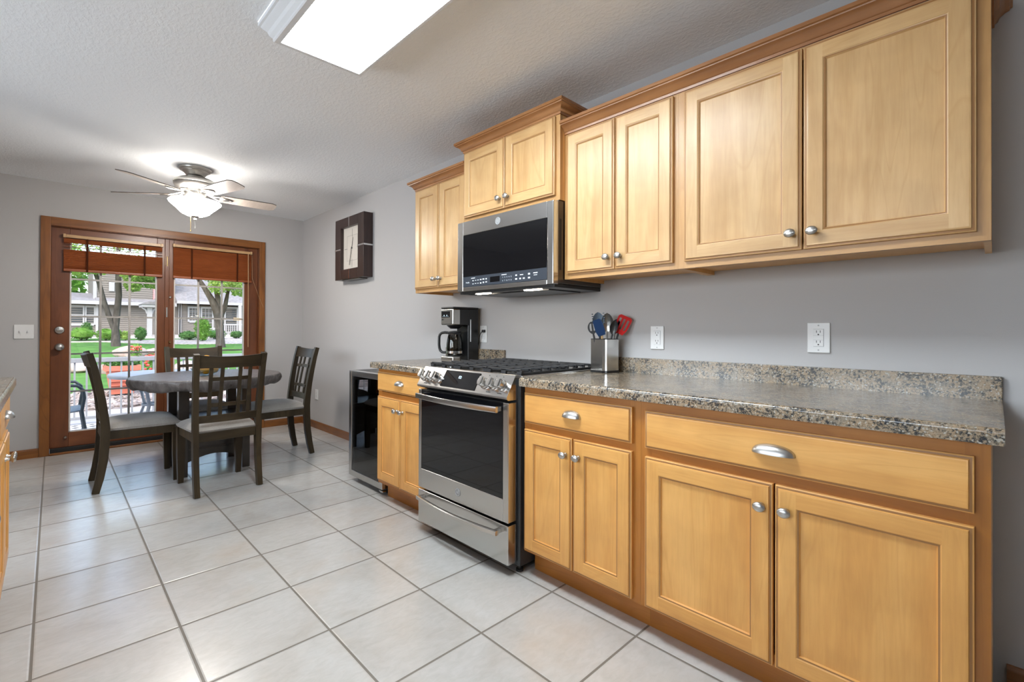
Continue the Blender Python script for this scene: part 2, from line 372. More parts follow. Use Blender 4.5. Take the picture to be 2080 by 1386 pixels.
def box(bm, x0, x1, y0, y1, z0, z1, bev=0.0, mi=0, seg=2):
    x0, x1 = min(x0, x1), max(x0, x1); y0, y1 = min(y0, y1), max(y0, y1); z0, z1 = min(z0, z1), max(z0, z1)
    v = [bm.verts.new(p) for p in ((x0, y0, z0), (x1, y0, z0), (x1, y1, z0), (x0, y1, z0), (x0, y0, z1), (x1, y0, z1), (x1, y1, z1), (x0, y1, z1))]
    fs = [bm.faces.new([v[i] for i in q]) for q in ((0, 3, 2, 1), (4, 5, 6, 7), (0, 1, 5, 4), (1, 2, 6, 5), (2, 3, 7, 6), (3, 0, 4, 7))]
    _mi(fs, mi)
    if bev > 0:
        es = list({e for f in fs for e in f.edges})
        r = bmesh.ops.bevel(bm, geom=es, offset=bev, segments=seg, affect='EDGES', profile=0.5)
        _mi(r['faces'], mi)
    return v

def prism(bm, pts, axis, a0, a1, mi=0):
    def mk(p, a): return {'X': (a, p[0], p[1]), 'Y': (p[0], a, p[1]), 'Z': (p[0], p[1], a)}[axis]
    A = [bm.verts.new(mk(p, a0)) for p in pts]; Bv = [bm.verts.new(mk(p, a1)) for p in pts]
    n = len(pts); fs = [bm.faces.new(A[::-1]), bm.faces.new(Bv)]
    for i in range(n): fs.append(bm.faces.new((A[i], A[(i + 1) % n], Bv[(i + 1) % n], Bv[i])))
    _mi(fs, mi); return fs

def lathe(bm, prof, c=(0, 0, 0), seg=24, axis='Z', mi=0, sx=1.0, sy=1.0, cap=True):
    rings = []
    for r, h in prof:
        if r < 1e-6: ring = [None]
        else: ring = [None] * seg
        for i in range(len(ring)):
            a = 2 * pi * i / seg
            p = (r * cos(a) * sx, r * sin(a) * sy, h) if len(ring) > 1 else (0, 0, h)
            if axis == 'Y': p = (p[0], p[2], p[1])
            elif axis == 'X': p = (p[2], p[0], p[1])
            ring[i] = bm.verts.new((p[0] + c[0], p[1] + c[1], p[2] + c[2]))
        rings.append(ring)
    fs = []
    for a, b in zip(rings, rings[1:]):
        for i in range(seg):
            j = (i + 1) % seg
            q = [a[i % len(a)], a[j % len(a)], b[j % len(b)], b[i % len(b)]]
            q = list(dict.fromkeys(q))
            if len(q) >= 3: fs.append(bm.faces.new(q))
    for ring in ((rings[0], rings[-1]) if cap else ()):
        if len(ring) > 2: fs.append(bm.faces.new(ring))
    _mi(fs, mi); return fs

def tube(bm, pts, r, seg=10, mi=0, flat=1.0, upv=None):
    pts = [Vector(p) for p in pts]; n = len(pts)
    rad = r if isinstance(r, (list, tuple)) else [r] * n
    tang = [(pts[min(i + 1, n - 1)] - pts[max(i - 1, 0)]).normalized() for i in range(n)]
    ref = Vector(upv) if upv else (Vector((0, 0, 1)) if abs(tang[0].z) < 0.9 else Vector((1, 0, 0)))
    rings = []
    for i in range(n):
        t = tang[i]; u = (ref - t * ref.dot(t))
        if u.length < 1e-5: u = t.orthogonal()
        u.normalize(); w = t.cross(u); ref = u
        rings.append([bm.verts.new(pts[i] + u * (rad[i] * flat * cos(2 * pi * k / seg)) + w * (rad[i] * sin(2 * pi * k / seg))) for k in range(seg)])
    fs = []
    for a, b in zip(rings, rings[1:]):
        for k in range(seg): fs.append(bm.faces.new((a[k], a[(k + 1) % seg], b[(k + 1) % seg], b[k])))
    fs.append(bm.faces.new(rings[0][::-1])); fs.append(bm.faces.new(rings[-1]))
    _mi(fs, mi); return fs

def sweep_rect(bm, pts, w, d, wdir=(1, 0, 0), mi=0, bev=0.0):
    """bar of rectangular section along pts; w along wdir, d across; w/d may be lists"""
    pts = [Vector(p) for p in pts]; n = len(pts); wd = Vector(wdir).normalized()
    ws = w if isinstance(w, (list, tuple)) else [w] * n; ds = d if isinstance(d, (list, tuple)) else [d] * n
    rings = []
    for i in range(n):
        t = (pts[min(i + 1, n - 1)] - pts[max(i - 1, 0)]).normalized()
        q = t.cross(wd).normalized()
        rings.append([bm.verts.new(pts[i] + wd * (sx * ws[i] / 2) + q * (sy * ds[i] / 2)) for sx, sy in ((-1, -1), (1, -1), (1, 1), (-1, 1))])
    fs = []
    for a, b in zip(rings, rings[1:]):
        for k in range(4): fs.append(bm.faces.new((a[k], a[(k + 1) % 4], b[(k + 1) % 4], b[k])))
    fs.append(bm.faces.new(rings[0][::-1])); fs.append(bm.faces.new(rings[-1])); _mi(fs, mi)

def ball(bm, c, r, seg=16, rings=10, sx=1, sy=1, sz=1, mi=0):
    prof = [(r * sin(pi * i / rings), -r * cos(pi * i / rings) * sz) for i in range(rings + 1)]
    prof[0] = (0, prof[0][1]); prof[-1] = (0, prof[-1][1])
    return lathe(bm, prof, c, seg, 'Z', mi, sx, sy)

def rock(bm, c, r, sx=1, sy=1, sz=1, amp=0.18, sub=2, mi=0):
    t = bmesh.new(); bmesh.ops.create_icosphere(t, subdivisions=sub, radius=1.0)
    ph = [random.uniform(0, 6.3) for _ in range(6)]
    idx = {}
    for v in t.verts:
        p = v.co; k = 1 + amp * (sin(3 * p.x + ph[0]) * cos(2.6 * p.y + ph[1]) + 0.6 * sin(5 * p.z + ph[2] + 3 * p.x) + 0.4 * random.uniform(-1, 1) * (sub > 1))
        idx[v] = bm.verts.new((c[0] + p.x * k * r * sx, c[1] + p.y * k * r * sy, c[2] + p.z * k * r * sz))
    fs = [bm.faces.new([idx[v] for v in f.verts]) for f in t.faces]; _mi(fs, mi); t.free()

OFF = {}
def _mesh(name, bm, mats, off=(0, 0, 0), angle=46, smooth=True):
    bmesh.ops.recalc_face_normals(bm, faces=bm.faces[:])
    if off != (0, 0, 0): bmesh.ops.translate(bm, verts=bm.verts[:], vec=(-off[0], -off[1], -off[2]))
    me = bpy.data.meshes.new(name); bm.to_mesh(me); bm.free()
    for m in (mats if isinstance(mats, (list, tuple)) else [mats]): me.materials.append(M[m] if isinstance(m, str) else m)
    if smooth:
        for p in me.polygons: p.use_smooth = True
        try: me.set_sharp_from_angle(angle=radians(angle))
        except Exception: pass
    return me

def finish(o):
    w = o.modifiers.new('weighted_normals', 'WEIGHTED_NORMAL'); w.mode = 'FACE_AREA'; w.weight = 100; w.keep_sharp = True
    return o

def tag(o, label=None, cat=None, group=None, kind=None):
    if label: o['label'] = label
    if cat: o['category'] = cat
    if group: o['group'] = group
    if kind: o['kind'] = kind
    return o

def thing(name, label, cat, loc=(0, 0, 0), rotz=0.0, group=None, kind=None):
    o = bpy.data.objects.new(name, None); COL.objects.link(o); o.location = loc; o.rotation_euler = (0, 0, rotz)
    o.empty_display_size = 0.1
    tag(o, label, cat, group, kind); OFF[o.name] = tuple(loc); return o

def part(name, bm, mats, parent, local=False, label=None, kind=None, angle=46):
    off = (0, 0, 0) if local else OFF[parent.name]
    o = bpy.data.objects.new(name, _mesh(name, bm, mats, off, angle)); COL.objects.link(o); o.parent = parent; finish(o)
    OFF[o.name] = (0, 0, 0) if local else off
    tag(o, label, None, None, kind); return o

def solo(name, bm, mats, label=None, cat=None, group=None, kind=None, loc=None, angle=46):
    if loc is None:
        xs = [v.co.x for v in bm.verts]; ys = [v.co.y for v in bm.verts]; zs = [v.co.z for v in bm.verts]
        loc = ((min(xs) + max(xs)) / 2, (min(ys) + max(ys)) / 2, min(zs))
    o = bpy.data.objects.new(name, _mesh(name, bm, mats, loc, angle)); COL.objects.link(o); o.location = loc; finish(o)
    OFF[o.name] = tuple(loc); return tag(o, label, cat, group, kind)

def struct(name, bm, mats, angle=46):
    o = bpy.data.objects.new(name, _mesh(name, bm, mats, (0, 0, 0), angle)); COL.objects.link(o); OFF[o.name] = (0, 0, 0); finish(o)
    o['kind'] = 'structure'; return o

def text_bm(body, size, ext=0.0004):
    c = bpy.data.curves.new('lettering', 'FONT'); c.body = body; c.size = size; c.extrude = ext
    c.align_x = 'CENTER'; c.align_y = 'CENTER'; c.resolution_u = 3
    o = bpy.data.objects.new('lettering', c); me = bpy.data.meshes.new_from_object(o)
    bm = bmesh.new(); bm.from_mesh(me); bpy.data.objects.remove(o); bpy.data.curves.remove(c); bpy.data.meshes.remove(me)
    return bm

def text_into(bm, body, size, mat4, mi=0, ext=0.0004):
    t = text_bm(body, size, ext); idx = {v: bm.verts.new(mat4 @ v.co) for v in t.verts}
    for f in t.faces:
        try: bm.faces.new([idx[v] for v in f.verts]).material_index = mi
        except ValueError: pass
    t.free()
FRONT = Matrix.Rotation(radians(90), 4, 'X')         # text standing up, read from -y

def copy_tree(o, parent=None):
    c = o.copy(); COL.objects.link(c)
    if parent: c.parent = parent
    for ch in list(o.children): copy_tree(ch, c)
    return c

# ------------------------------------------------------------------ room shell
bm = B(); box(bm, -L - 0.12, XR + 0.1, YB - 0.1, 0.1, -0.08, 0.0); struct('floor', bm, 'tile')
bm = B(); box(bm, -L - 0.12, XR + 0.1, YB - 0.1, 0.1, H, H + 0.12); struct('ceiling', bm, 'ceiling')
bm = B(); box(bm, -L - 0.12, XR + 0.1, 0.0, 0.12, 0.0, H); struct('wall_right', bm, 'wall')
DY0, DY1, DZ = -2.212, -0.478, 2.062      # patio door opening
bm = B(); box(bm, -L - 0.12, -L, YB, DY0, 0, H); box(bm, -L - 0.12, -L, DY1, 0, 0, H); box(bm, -L - 0.12, -L, DY0, DY1, DZ, H)
struct('wall_far', bm, 'wall')
bm = B(); xs = [-L]
for (a, b, c, d) in WINS:
    box(bm, xs[-1], a, YB - 0.12, YB, 0, H); box(bm, a, b, YB - 0.12, YB, 0, c); box(bm, a, b, YB - 0.12, YB, d, H); xs.append(b)
box(bm, xs[-1], XR, YB - 0.12, YB, 0, H); struct('wall_left', bm, 'wall')
bm = B(); box(bm, XR, XR + 0.12, YB, 0, 0, H); struct('wall_back', bm, 'wall')
for i, (a, b, c, d) in enumerate(WINS):
    bm = B()
    for (x0, x1, z0, z1) in ((a, a + .05, c, d), (b - .05, b, c, d), (a, b, c, c + .05), (a, b, d - .05, d), ((a + b) / 2 - .03, (a + b) / 2 + .03, c, d)):
        box(bm, x0, x1, YB - 0.09, YB - 0.04, z0, z1, 0.004)
    w = struct('window_%d' % (i + 1), bm, 'oak_x')
    bm = B(); box(bm, a + .04, b - .04, YB - 0.068, YB - 0.064, c + .04, d - .04); part('window_pane', bm, 'glass', w)

def baseboard(name, pts_axis, a0, a1, face, sgn, mat):
    pr = [(0, 0), (0.013, 0), (0.013, 0.058), (0.008, 0.068), (0.006, 0.078), (0, 0.078)]
    bm = B(); pts = [(face + sgn * d, z) for d, z in pr]
    prism(bm, pts, pts_axis, a0, a1); struct(name, bm, mat)
baseboard('baseboard_right', 'X', -L + 0.014, -3.44, -0.0005, -1, 'oak_x')
baseboard('baseboard_near', 'X', 0.02, XR - .02, -0.0005, -1, 'oak_x')
# boards on the far wall either side of the door
def prism_far(name, y0, y1):
    bm = B(); pr = [(0, 0), (0.013, 0), (0.013, 0.058), (0.008, 0.068), (0.006, 0.078), (0, 0.078)]
    A = [bm.verts.new((-L + 0.0005 + d, y0, z)) for d, z in pr]; C = [bm.verts.new((-L + 0.0005 + d, y1, z)) for d, z in pr]
    bm.faces.new(A); bm.faces.new(C[::-1])
    for i in range(len(pr)):
        j = (i + 1) % len(pr); bm.faces.new((A[i], A[j], C[j], C[i]))
    struct(name, bm, 'oak_y')
prism_far('baseboard_far', DY1 + 0.049, -0.001)
prism_far('baseboard_left', YB + .02, DY0 - 0.053)

# ------------------------------------------------------------------ patio door
bm = B(); X0 = -L
for (y0, y1, z0, z1) in ((-2.264, -2.198, 0.0, 2.126), (-0.490, -0.431, 0.0, 2.126)):
    box(bm, X0, X0 + 0.019, y0, y1, z0, z1, 0.003, 0)
box(bm, X0, X0 + 0.020, -2.198, -0.490, 2.050, 2.126, 0.003, 1)
struct('trim_1', bm, ['oak', 'oak_y'])
bm = B()
box(bm, X0 - .115, X0 - .002, -2.211, -2.196, 0.0, 2.060, 0, 0); box(bm, X0 - .115, X0 - .002, -0.494, -0.479, 0.0, 2.060, 0, 0)
box(bm, X0 - .115, X0 - .002, -2.196, -0.494, 2.046, 2.060, 0, 1)
box(bm, X0 - .085, X0 - .035, -1.362, -1.326, 0.05, 2.046, 0.003, 0)
door = struct('door_1', bm, ['doorwood', 'doorwood_h'])
bm = B(); box(bm, X0 - .12, X0 - .005, -2.195, -0.495, 0.0005, 0.052, 0.004); part('threshold', bm, 'rubber', door, label='black door threshold')
bm = B(); box(bm, X0 - .004, X0 + .030, -2.197, -0.491, 0.0005, 0.018, 0.004); part('sill_strip', bm, 'oak_y', door)
XD0, XD1 = X0 - .085, X0 - .040
def leaf(name, y0, y1, g0, g1, gz0, gz1):
    bm = B(); z0, z1 = 0.0522, 2.0459
    box(bm, XD0, XD1, y0, g0, z0, z1, 0.003, 0); box(bm, XD0, XD1, g1, y1, z0, z1, 0.003, 0)
    box(bm, XD0, XD1, g0, g1, z0, gz0, 0.003, 1); box(bm, XD0, XD1, g0, g1, gz1, z1, 0.003, 1)
    o = part(name, bm, ['doorwood', 'doorwood_h'], door)
    bm = B()
    for (a, b, c, d) in ((g0, g0 + .012, gz0, gz1), (g1 - .012, g1, gz0, gz1), (g0, g1, gz0, gz0 + .012), (g0, g1, gz1 - .012, gz1)):
        box(bm, XD0 + .012, XD1 - .006, a, b, c, d, 0.002)
    part('glazing_bead', bm, 'muntin', o)
    bm = B(); xm = (XD0 + XD1) / 2
    for k in (1, 2):
        y = g0 + (g1 - g0) * k / 3; box(bm, xm - .004, xm + .004, y - .009, y + .009, gz0 + .01, gz1 - .01)
    for k in range(1, 5):
        z = gz1 - .02 - (0.345 * k); box(bm, xm - .0035, xm + .0035, g0 + .01, g1 - .01, z - .008, z + .008)
    part('glazing_bars', bm, 'muntin', o)
    bm = B(); box(bm, xm + .006, xm + .009, g0 + .005, g1 - .005, gz0 + .005, gz1 - .005); part('pane', bm, 'glass', o)
    return o
lf = leaf('door_leaf', -2.1961, -1.3622, -2.072, -1.425, 0.182, 1.952)
rf = leaf('fixed_leaf', -1.3258, -0.4939, -1.286, -0.630, 0.182, 1.952)
bm = B(); lathe(bm, [(0, 0), (.032, 0), (.033, .004), (.028, .010), (.012, .014), (.011, .028), (.020, .034), (.028, .042), (.030, .052), (.026, .060), (.014, .066), (0, .067)], (XD1, -2.137, 0.963), 24, 'X')
part('knob', bm, 'nickel', lf)
bm = B(); lathe(bm, [(0, 0), (.033, 0), (.034, .005), (.030, .012), (.012, .015), (0, .015)], (XD1, -2.137, 1.116), 24, 'X')
box(bm, XD1 + .015, XD1 + .030, -2.158, -2.116, 1.110, 1.122, .003); part('deadbolt', bm, 'nickel', lf)
bm = B(); lathe(bm, [(0, 0), (.012, 0), (.012, .012), (.006, .02), (0, .02)], (XD1, -2.093, 0.140), 12, 'X'); part('foot_bolt', bm, 'nickel', lf)
for z in (1.77, 1.25):
    bm = B(); lathe(bm, [(0, 0), (.007, 0), (.007, .10), (0, .10)], (XD1 + .004, -1.344, z), 10, 'Z')
    box(bm, XD1 - .002, XD1 + .003, -1.362, -1.326, z, z + .10); part('hinge', bm, 'brass' if z > 1.5 else 'nickel', door)
for z in (1.455, 0.995):
    bm = B(); lathe(bm, [(0, 0), (.012, 0), (.012, .010), (.007, .018), (0, .018)], (XD1, -1.318, z), 12, 'X')
    part('screw_cap', bm, 'brass' if z < 1.2 else 'nickel', door)

def blind(label, y0, y1, ztop, zbot, wand, gap):
    x = -L - 0.006
    t = thing('wooden_blind', label, 'blind', (x, (y0 + y1) / 2, zbot), group='wooden blinds on the patio door')
    bm = B(); box(bm, x - .022, x + .010, y0 - .002, y1 + .002, ztop + .012, ztop + .040, .003)
    for yy in (y0 - .003, y1 - .017): box(bm, x - .024, x + .014, yy, yy + .020, ztop + .009, ztop + .043, .003)
    part('headrail', bm, 'tan', t, label='pale wooden headrail')
    # slats: a few hang open near the top, the rest are stacked close
    n = 24; zz = ztop
    bm = B()
    zs = []
    z = ztop + .004
    while z > zbot + .03:
        op = gap and ztop - .095 < z < ztop - .030
        zs.append((z, op)); z -= 0.0125
    for k, (z, op) in enumerate(zs):
        if op:
            # tilted flat so light comes through
            prism_pts = [(x - .022, z - .001), (x + .002, z + .000), (x + .002, z + .0022), (x - .022, z + .001)]
            if k % 2: continue
        else:
            prism_pts = [(x - .012, z - .0135), (x - .002, z - .001), (x - .004, z + .001), (x - .0145, z - .012)]
        A = [bm.verts.new((p[0], y0 + .002, p[1])) for p in prism_pts]; C = [bm.verts.new((p[0], y1 - .002, p[1])) for p in prism_pts]
        bm.faces.new(A); bm.faces.new(C[::-1])
        for i in range(4): bm.faces.new((A[i], A[(i + 1) % 4], C[(i + 1) % 4], C[i]))
    part('slats', bm, 'blind', t)
    bm = B(); box(bm, x - .018, x + .004, y0, y1, zbot, zbot + .024, .004); part('bottom_rail', bm, 'blind', t)
    for fr in (0.22, 0.80):
        y = y0 + (y1 - y0) * fr
        bm = B(); zz = zbot - .004; pts = []
        box(bm, x + .0045, x + .0065, y - .007, y + .007, zbot + .002, ztop + .012); part('ladder_tape', bm, 'tape', t)
    if wand:
        bm = B(); tube(bm, [(x + .018, y1 - .040, ztop + .012), (x + .020, y1 - .038, 1.5), (x + .020, y1 - .037, 0.93)], .0055, 8); part('tilt_wand', bm, 'cord', t, label='long tan tilt wand')
        bm = B(); tube(bm, [(x + .016, y1 - .002, ztop), (x + .018, y1 + .002, 1.70), (x + .030, y1 + .06, 1.52), (-L + .024, y1 + .115, 1.38)], .0022, 6); part('lift_cord', bm, 'cord', t)
blind('wooden slat blind raised on left door leaf with open top slats', -2.116, -1.385, 1.945, 1.652, False, True)
blind('wooden slat blind on right door leaf with long hanging wand', -1.299, -0.566, 1.960, 1.652, True, False)

# ------------------------------------------------------------------ cabinet hardware
def knob_bm(x, y, z, s, sc=1.0):
    bm = B(); pr = [(0, 0), (.009, 0), (.009, .003), (.0055, .007), (.0055, .014), (.010, .017), (.0155, .021), (.0165, .025), (.014, .029), (.008, .0315), (0, .032)]
    lathe(bm, [(r * sc, s * h * sc) for r, h in pr], (x, y, z), 20, 'Y', 0, 1.12, 0.92)
    box(bm, x - .0145, x + .0145, y + s * .0300, y + s * .0312, z - .0009, z + .0009)
    return bm
def cup_bm(x, y, z, s, a=.047, b=.030, c=.026):
    bm = B(); nu, nv = 20, 8
    def surf(k):
        G = []
        for i in range(nu + 1):
            u = pi * i / nu; row = []
            for j in range(nv + 1):
                v = (pi / 2) * j / nv
                row.append(bm.verts.new((x - a * k * cos(u), y + s * (c * k * (sin(u) ** .8) * cos(v) + .0005), z + b * k * (sin(u) ** .8) * sin(v) - .006)))
            G.append(row)
        return G
    for k in (1.0, 0.90):
        G = surf(k)
        for i in range(nu):
            for j in range(nv):
                try: bm.faces.new((G[i][j], G[i + 1][j], G[i + 1][j + 1], G[i][j + 1]))
                except ValueError: pass
        if k == 1.0: G1 = G
    for i in range(nu):
        for j in (0, nv):
            try: bm.faces.new((G1[i][j], G1[i + 1][j], G[i + 1][j], G[i][j]))
            except ValueError: pass
    bmesh.ops.remove_doubles(bm, verts=bm.verts[:], dist=0.00005)
    return bm

DOORP = [(0, 0), (0, .013), (.003, .0155), (.0085, .0155), (.0105, .0195), (.015, .0205), (.057, .0205), (.060, .0175), (.064, .0170), (.067, .011)]
SLABP = [(0, 0), (0, .013), (.003, .0155), (.0085, .0155), (.0105, .0195), (.015, .0205)]
def front_bm(x0, x1, z0, z1, y, s, prof):
    bm = B(); rings = []
    for ins, d in prof:
        rings.append([bm.verts.new((px, y + s * d, pz)) for px, pz in ((x0 + ins, z0 + ins), (x1 - ins, z0 + ins), (x1 - ins, z1 - ins), (x0 + ins, z1 - ins))])
    bm.faces.new(rings[0])
    for ri, (a, b) in enumerate(zip(rings, rings[1:])):
        if prof is DOORP and ri == 5:          # flat of the frame: stiles run full height, rails between them
            yy = y + s * .0205; o0, o2 = a[0].co, a[2].co; i0, i2 = b[0].co, b[2].co
            for (xa, xb, za, zb_, mi) in ((o0.x, i0.x, o0.z, o2.z, 0), (i2.x, o2.x, o0.z, o2.z, 0), (i0.x, i2.x, o0.z, i0.z, 1), (i0.x, i2.x, i2.z, o2.z, 1)):
                f = bm.faces.new([bm.verts.new(p) for p in ((xa, yy, za), (xb, yy, za), (xb, yy, zb_), (xa, yy, zb_))]); f.material_index = mi
                f.normal_update()
                if f.normal.y * s < 0: f.normal_flip()
            continue
        for k in range(4):
            f = bm.faces.new((a[k], a[(k + 1) % 4], b[(k + 1) % 4], b[k])); f.material_index = 2 if ri in (2, 7) else (1 if k in (0, 2) else 0)
    f = bm.faces.new(rings[-1]); f.material_index = 1 if prof is SLABP else 0
    return bm
def cab_door(t, x0, x1, z0, z1, y, s, kx, kz, wd=('maple', 'maple_h')):
    d = part('door', front_bm(x0, x1, z0, z1, y, s, DOORP), list(wd) + ['glaze'], t)
    if kx is not None: part('knob', knob_bm(kx, y + s * .0205, kz, s), 'nickel', d)
    return d
def cab_drawer(t, x0, x1, z0, z1, y, s, pw=.047):
    d = part('drawer', front_bm(x0, x1, z0, z1, y, s, SLABP), ['maple_h', 'maple_h', 'glaze'], t)
    part('cup_pull', cup_bm((x0 + x1) / 2, y + s * .0205, (z0 + z1) / 2 - .002, s, pw), 'nickel', d); return d

def carcass(t, x0, x1, yback, yf, z0, z1, s, base):
    """panels of the box; yf is the face plane of the face frame"""
    bm = B(); ins = .019; yi = yf - s * ins
    box(bm, x0, x0 + .016, yback, yi, z0, z1); box(bm, x1 - .016, x1, yback, yi, z0, z1)
    zb = z0 + (.0 if base else .018)
    box(bm, x0 + .016, x1 - .016, yback, yi, zb, zb + .014); box(bm, x0 + .016, x1 - .016, yback, yi, z1 - .014, z1)
    box(bm, x0 + .016, x1 - .016, yback, yback + s * .008, zb + .014, z1 - .014)
    return part('box', bm, 'box', t)
def face_frame(t, x0, x1, yf, s, z0, z1, w, rails, mats=('frame', 'frame_h')):
    bm = B(); yi = yf - s * .019
    box(bm, x0, x0 + w, yi, yf, z0, z1, 0, 0); box(bm, x1 - w, x1, yi, yf, z0, z1, 0, 0)
    for a, b in rails: box(bm, x0 + w, x1 - w, yi, yf, a, b, 0, 1)
    return part('face_frame', bm, list(mats), t)

# ------------------------------------------------------------------ base cabinets
YF = -0.610
def base_cab(label, x0, x1, d0, d1, dz0, dz1, drz, yb=-0.006, yf=YF, s=-1, kick=-0.5375, kx0=None, pw=.047, sp=.007):
    t = thing('base_cabinet', label, 'cabinet', ((x0 + x1) / 2, (yb + yf) / 2, 0.0), group='maple base cabinets')
    carcass(t, x0, x1, yb, yf, .112, .877, s, True)
    face_frame(t, x0, x1, yf, s, .112, .877, .045, ((.112, .150), (.672, .722), (.832, .877)))
    bm = B(); box(bm, (kx0 if kx0 else x0), x1, kick, kick - s * .016, 0.0005, .112); part('toe_kick', bm, 'frame_h', t)
    m = (d0 + d1) / 2
    cab_drawer(t, d0, d1, drz[0], drz[1], yf, s, pw)
    cab_door(t, d0, m - sp / 2, dz0, dz1, yf, s, m - .034, dz1 - .070)
    cab_door(t, m + sp / 2, d1, dz0, dz1, yf, s, m + .034, dz1 - .070)
    return t
base_cab('narrow maple base cabinet between steel range and wide cabinet', -1.534, -0.930, -1.524, -0.961, .125, .680, (.710, .848))
base_cab('widest maple base cabinet at right with one long drawer', -0.9295, -0.010, -0.906, -0.038, .122, .673, (.705, .842), pw=.060)
base_cab('small maple base cabinet between wine cooler and range', -2.900, -2.303, -2.888, -2.316, .135, .692, (.730, .855))
IS = 1
base_cab('island maple cabinet at left photo edge with cup pull and knob', -3.055, -2.445, -3.040, -2.460, .130, .690, (.722, .852), yb=-2.93, yf=-2.345, s=1, kick=-2.42)
base_cab('island maple cabinet hidden nearer the camera beside edge cabinet', -2.4445, -1.25, -2.42, -1.27, .130, .690, (.722, .852), yb=-2.93, yf=-2.345, s=1, kick=-2.42)

# ------------------------------------------------------------------ worktops
def counter_bm(x0, x1, yb, ye, zt, zb, s=-1):
    """post-formed laminate: rolled front edge; ye is the front edge"""
    bm = B(); r = .012; pr = [(yb, zb), (yb, zt)]
    n = 6
    for i in range(n + 1):
        a = pi / 2 * (1 - i / n); pr.append((ye - s * r + s * r * cos(a), zt - r + r * sin(a)))
    pr += [(ye, zb), (ye - s * .02, zb)]
    prism(bm, pr, 'X', x0, x1); return bm
ZT, ZB = .917, .878
t = solo('countertop', counter_bm(-1.5365, 0.0125, -.0195, -.648, ZT, ZB), 'granite', 'long speckled granite-look countertop right of the range', 'countertop', 'speckled countertops')
bm = B(); box(bm, -1.5365, 0.0125, -.0192, -.0008, ZB, .994, .003); part('backsplash', bm, 'granite', t)
t = solo('countertop', counter_bm(-2.952, -2.3015, -.0195, -.648, ZT, ZB), 'granite', 'short speckled countertop left of the range under coffee maker', 'countertop', 'speckled countertops')
bm = B(); box(bm, -2.952, -2.3015, -.0192, -.0008, ZB, 1.000, .003); part('backsplash', bm, 'granite', t)
t = solo('countertop', counter_bm(-3.120, -1.20, -2.965, -2.309, .914, .8775, 1), 'granite', 'island countertop corner at left edge of photo', 'countertop', 'speckled countertops')

# ------------------------------------------------------------------ wall cabinets
CROWNP = [(0.0, 0.0), (.006, 0.0), (.007, .010), (.014, .014), (.018, .026), (.030, .036), (.040, .040), (.041, .044), (.047, .047), (.047, .060), (0.0, .060)]
def crown_bm(x0, x1, yf, z0, left, right, sc=1.0):
    bm = B(); rings = []
    path = []
    if left: path.append('L0'); 
    path += ['L1', 'R1']
    if right: path.append('R0')
    for k in path:
        ring = []
        for d, z in CROWNP:
            d *= sc; z *= sc
            xl = x0 - d if left else x0; xr = x1 + d if right else x1
            p = {'L0': (xl, -.001), 'L1': (xl, yf - d), 'R1': (xr, yf - d), 'R0': (xr, -.001)}[k]
            ring.append(bm.verts.new((p[0], p[1], z0 + z)))
        rings.append(ring)
    n = len(CROWNP)
    for a, b in zip(rings, rings[1:]):
        for i in range(n):
            j = (i + 1) % n; bm.faces.new((a[i], a[j], b[j], b[i]))
    bm.faces.new(rings[0]); bm.faces.new(rings[-1][::-1]); return bm
def wall_cab(label, x0, x1, yf, z0, z1, d0, d1, dz0, dz1, m=None, crown=None, sp=.006):
    t = thing('wall_cabinet', label, 'cabinet', ((x0 + x1) / 2, yf / 2, z0), group='maple wall cabinets')
    carcass(t, x0, x1, -.001, yf, z0, z1, -1, False)
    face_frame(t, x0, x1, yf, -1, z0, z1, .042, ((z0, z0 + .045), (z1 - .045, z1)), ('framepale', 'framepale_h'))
    m = m or (d0 + d1) / 2
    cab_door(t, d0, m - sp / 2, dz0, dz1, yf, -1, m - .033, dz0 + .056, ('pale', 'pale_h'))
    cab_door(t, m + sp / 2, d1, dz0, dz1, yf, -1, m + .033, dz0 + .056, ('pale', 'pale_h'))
    if crown: part('crown', crown_bm(*crown), 'crown', t, label='darker stained crown moulding')
    return t
YU = -.324
wall_cab('narrow double maple wall cabinet right of the microwave', -1.532, -0.9255, YU, 1.394, 2.128, -1.510, -0.945, 1.421, 2.120)
wall_cab('largest maple wall cabinet at far right with two wide doors', -0.925, -0.011, YU, 1.394, 2.128, -0.895, -0.040, 1.421, 2.120, -.468)
wall_cab('leftmost maple wall cabinet above the coffee maker', -2.900, -2.3035, YU, 1.394, 2.128, -2.888, -2.318, 1.421, 2.118, crown=(-2.900, -2.3035, YU, 2.124, True, False))
wall_cab('raised small maple cabinet directly above the microwave', -2.302, -1.5335, -.362, 1.795, 2.238, -2.290, -1.560, 1.822, 2.222, crown=(-2.302, -1.5335, -.362, 2.228, True, True, 1.02))
bm = crown_bm(-1.532, -0.011, YU, 2.1285, False, True)
solo('crown_moulding', bm, 'crown', 'long stained crown moulding topping the right hand wall cabinets', 'moulding')

# ------------------------------------------------------------------ round emblem
def emblem(parent, x, y, z, r, tilt=0.0):
    bm = B(); lathe(bm, [(0, 0), (r, 0), (r, -.0012), (r * .93, -.0018), (0, -.0018)], (x, y, z), 28, 'Y', 0)
    lathe(bm, [(r * .84, -.0018), (r * .84, -.0026), (r * .90, -.0026), (r * .90, -.0018), (r * .84, -.0018)], (x, y, z), 28, 'Y', 1, cap=False)
    for a in range(4):
        th = a * pi / 2 + .5
        tube(bm, [(x + r * .82 * cos(th + k * .12), y - .0024, z + r * (.82 - .10 * sin(k * pi / 5)) * sin(th + k * .12)) for k in range(6)], r * .045, 5, 1)
    text_into(bm, 'GE', r * .80, Matrix.Translation((x, y - .0022, z)) @ FRONT, 1, .0005)
    return part('emblem', bm, ['emblemgrey', 'emblemlight'], parent, label='round maker emblem')

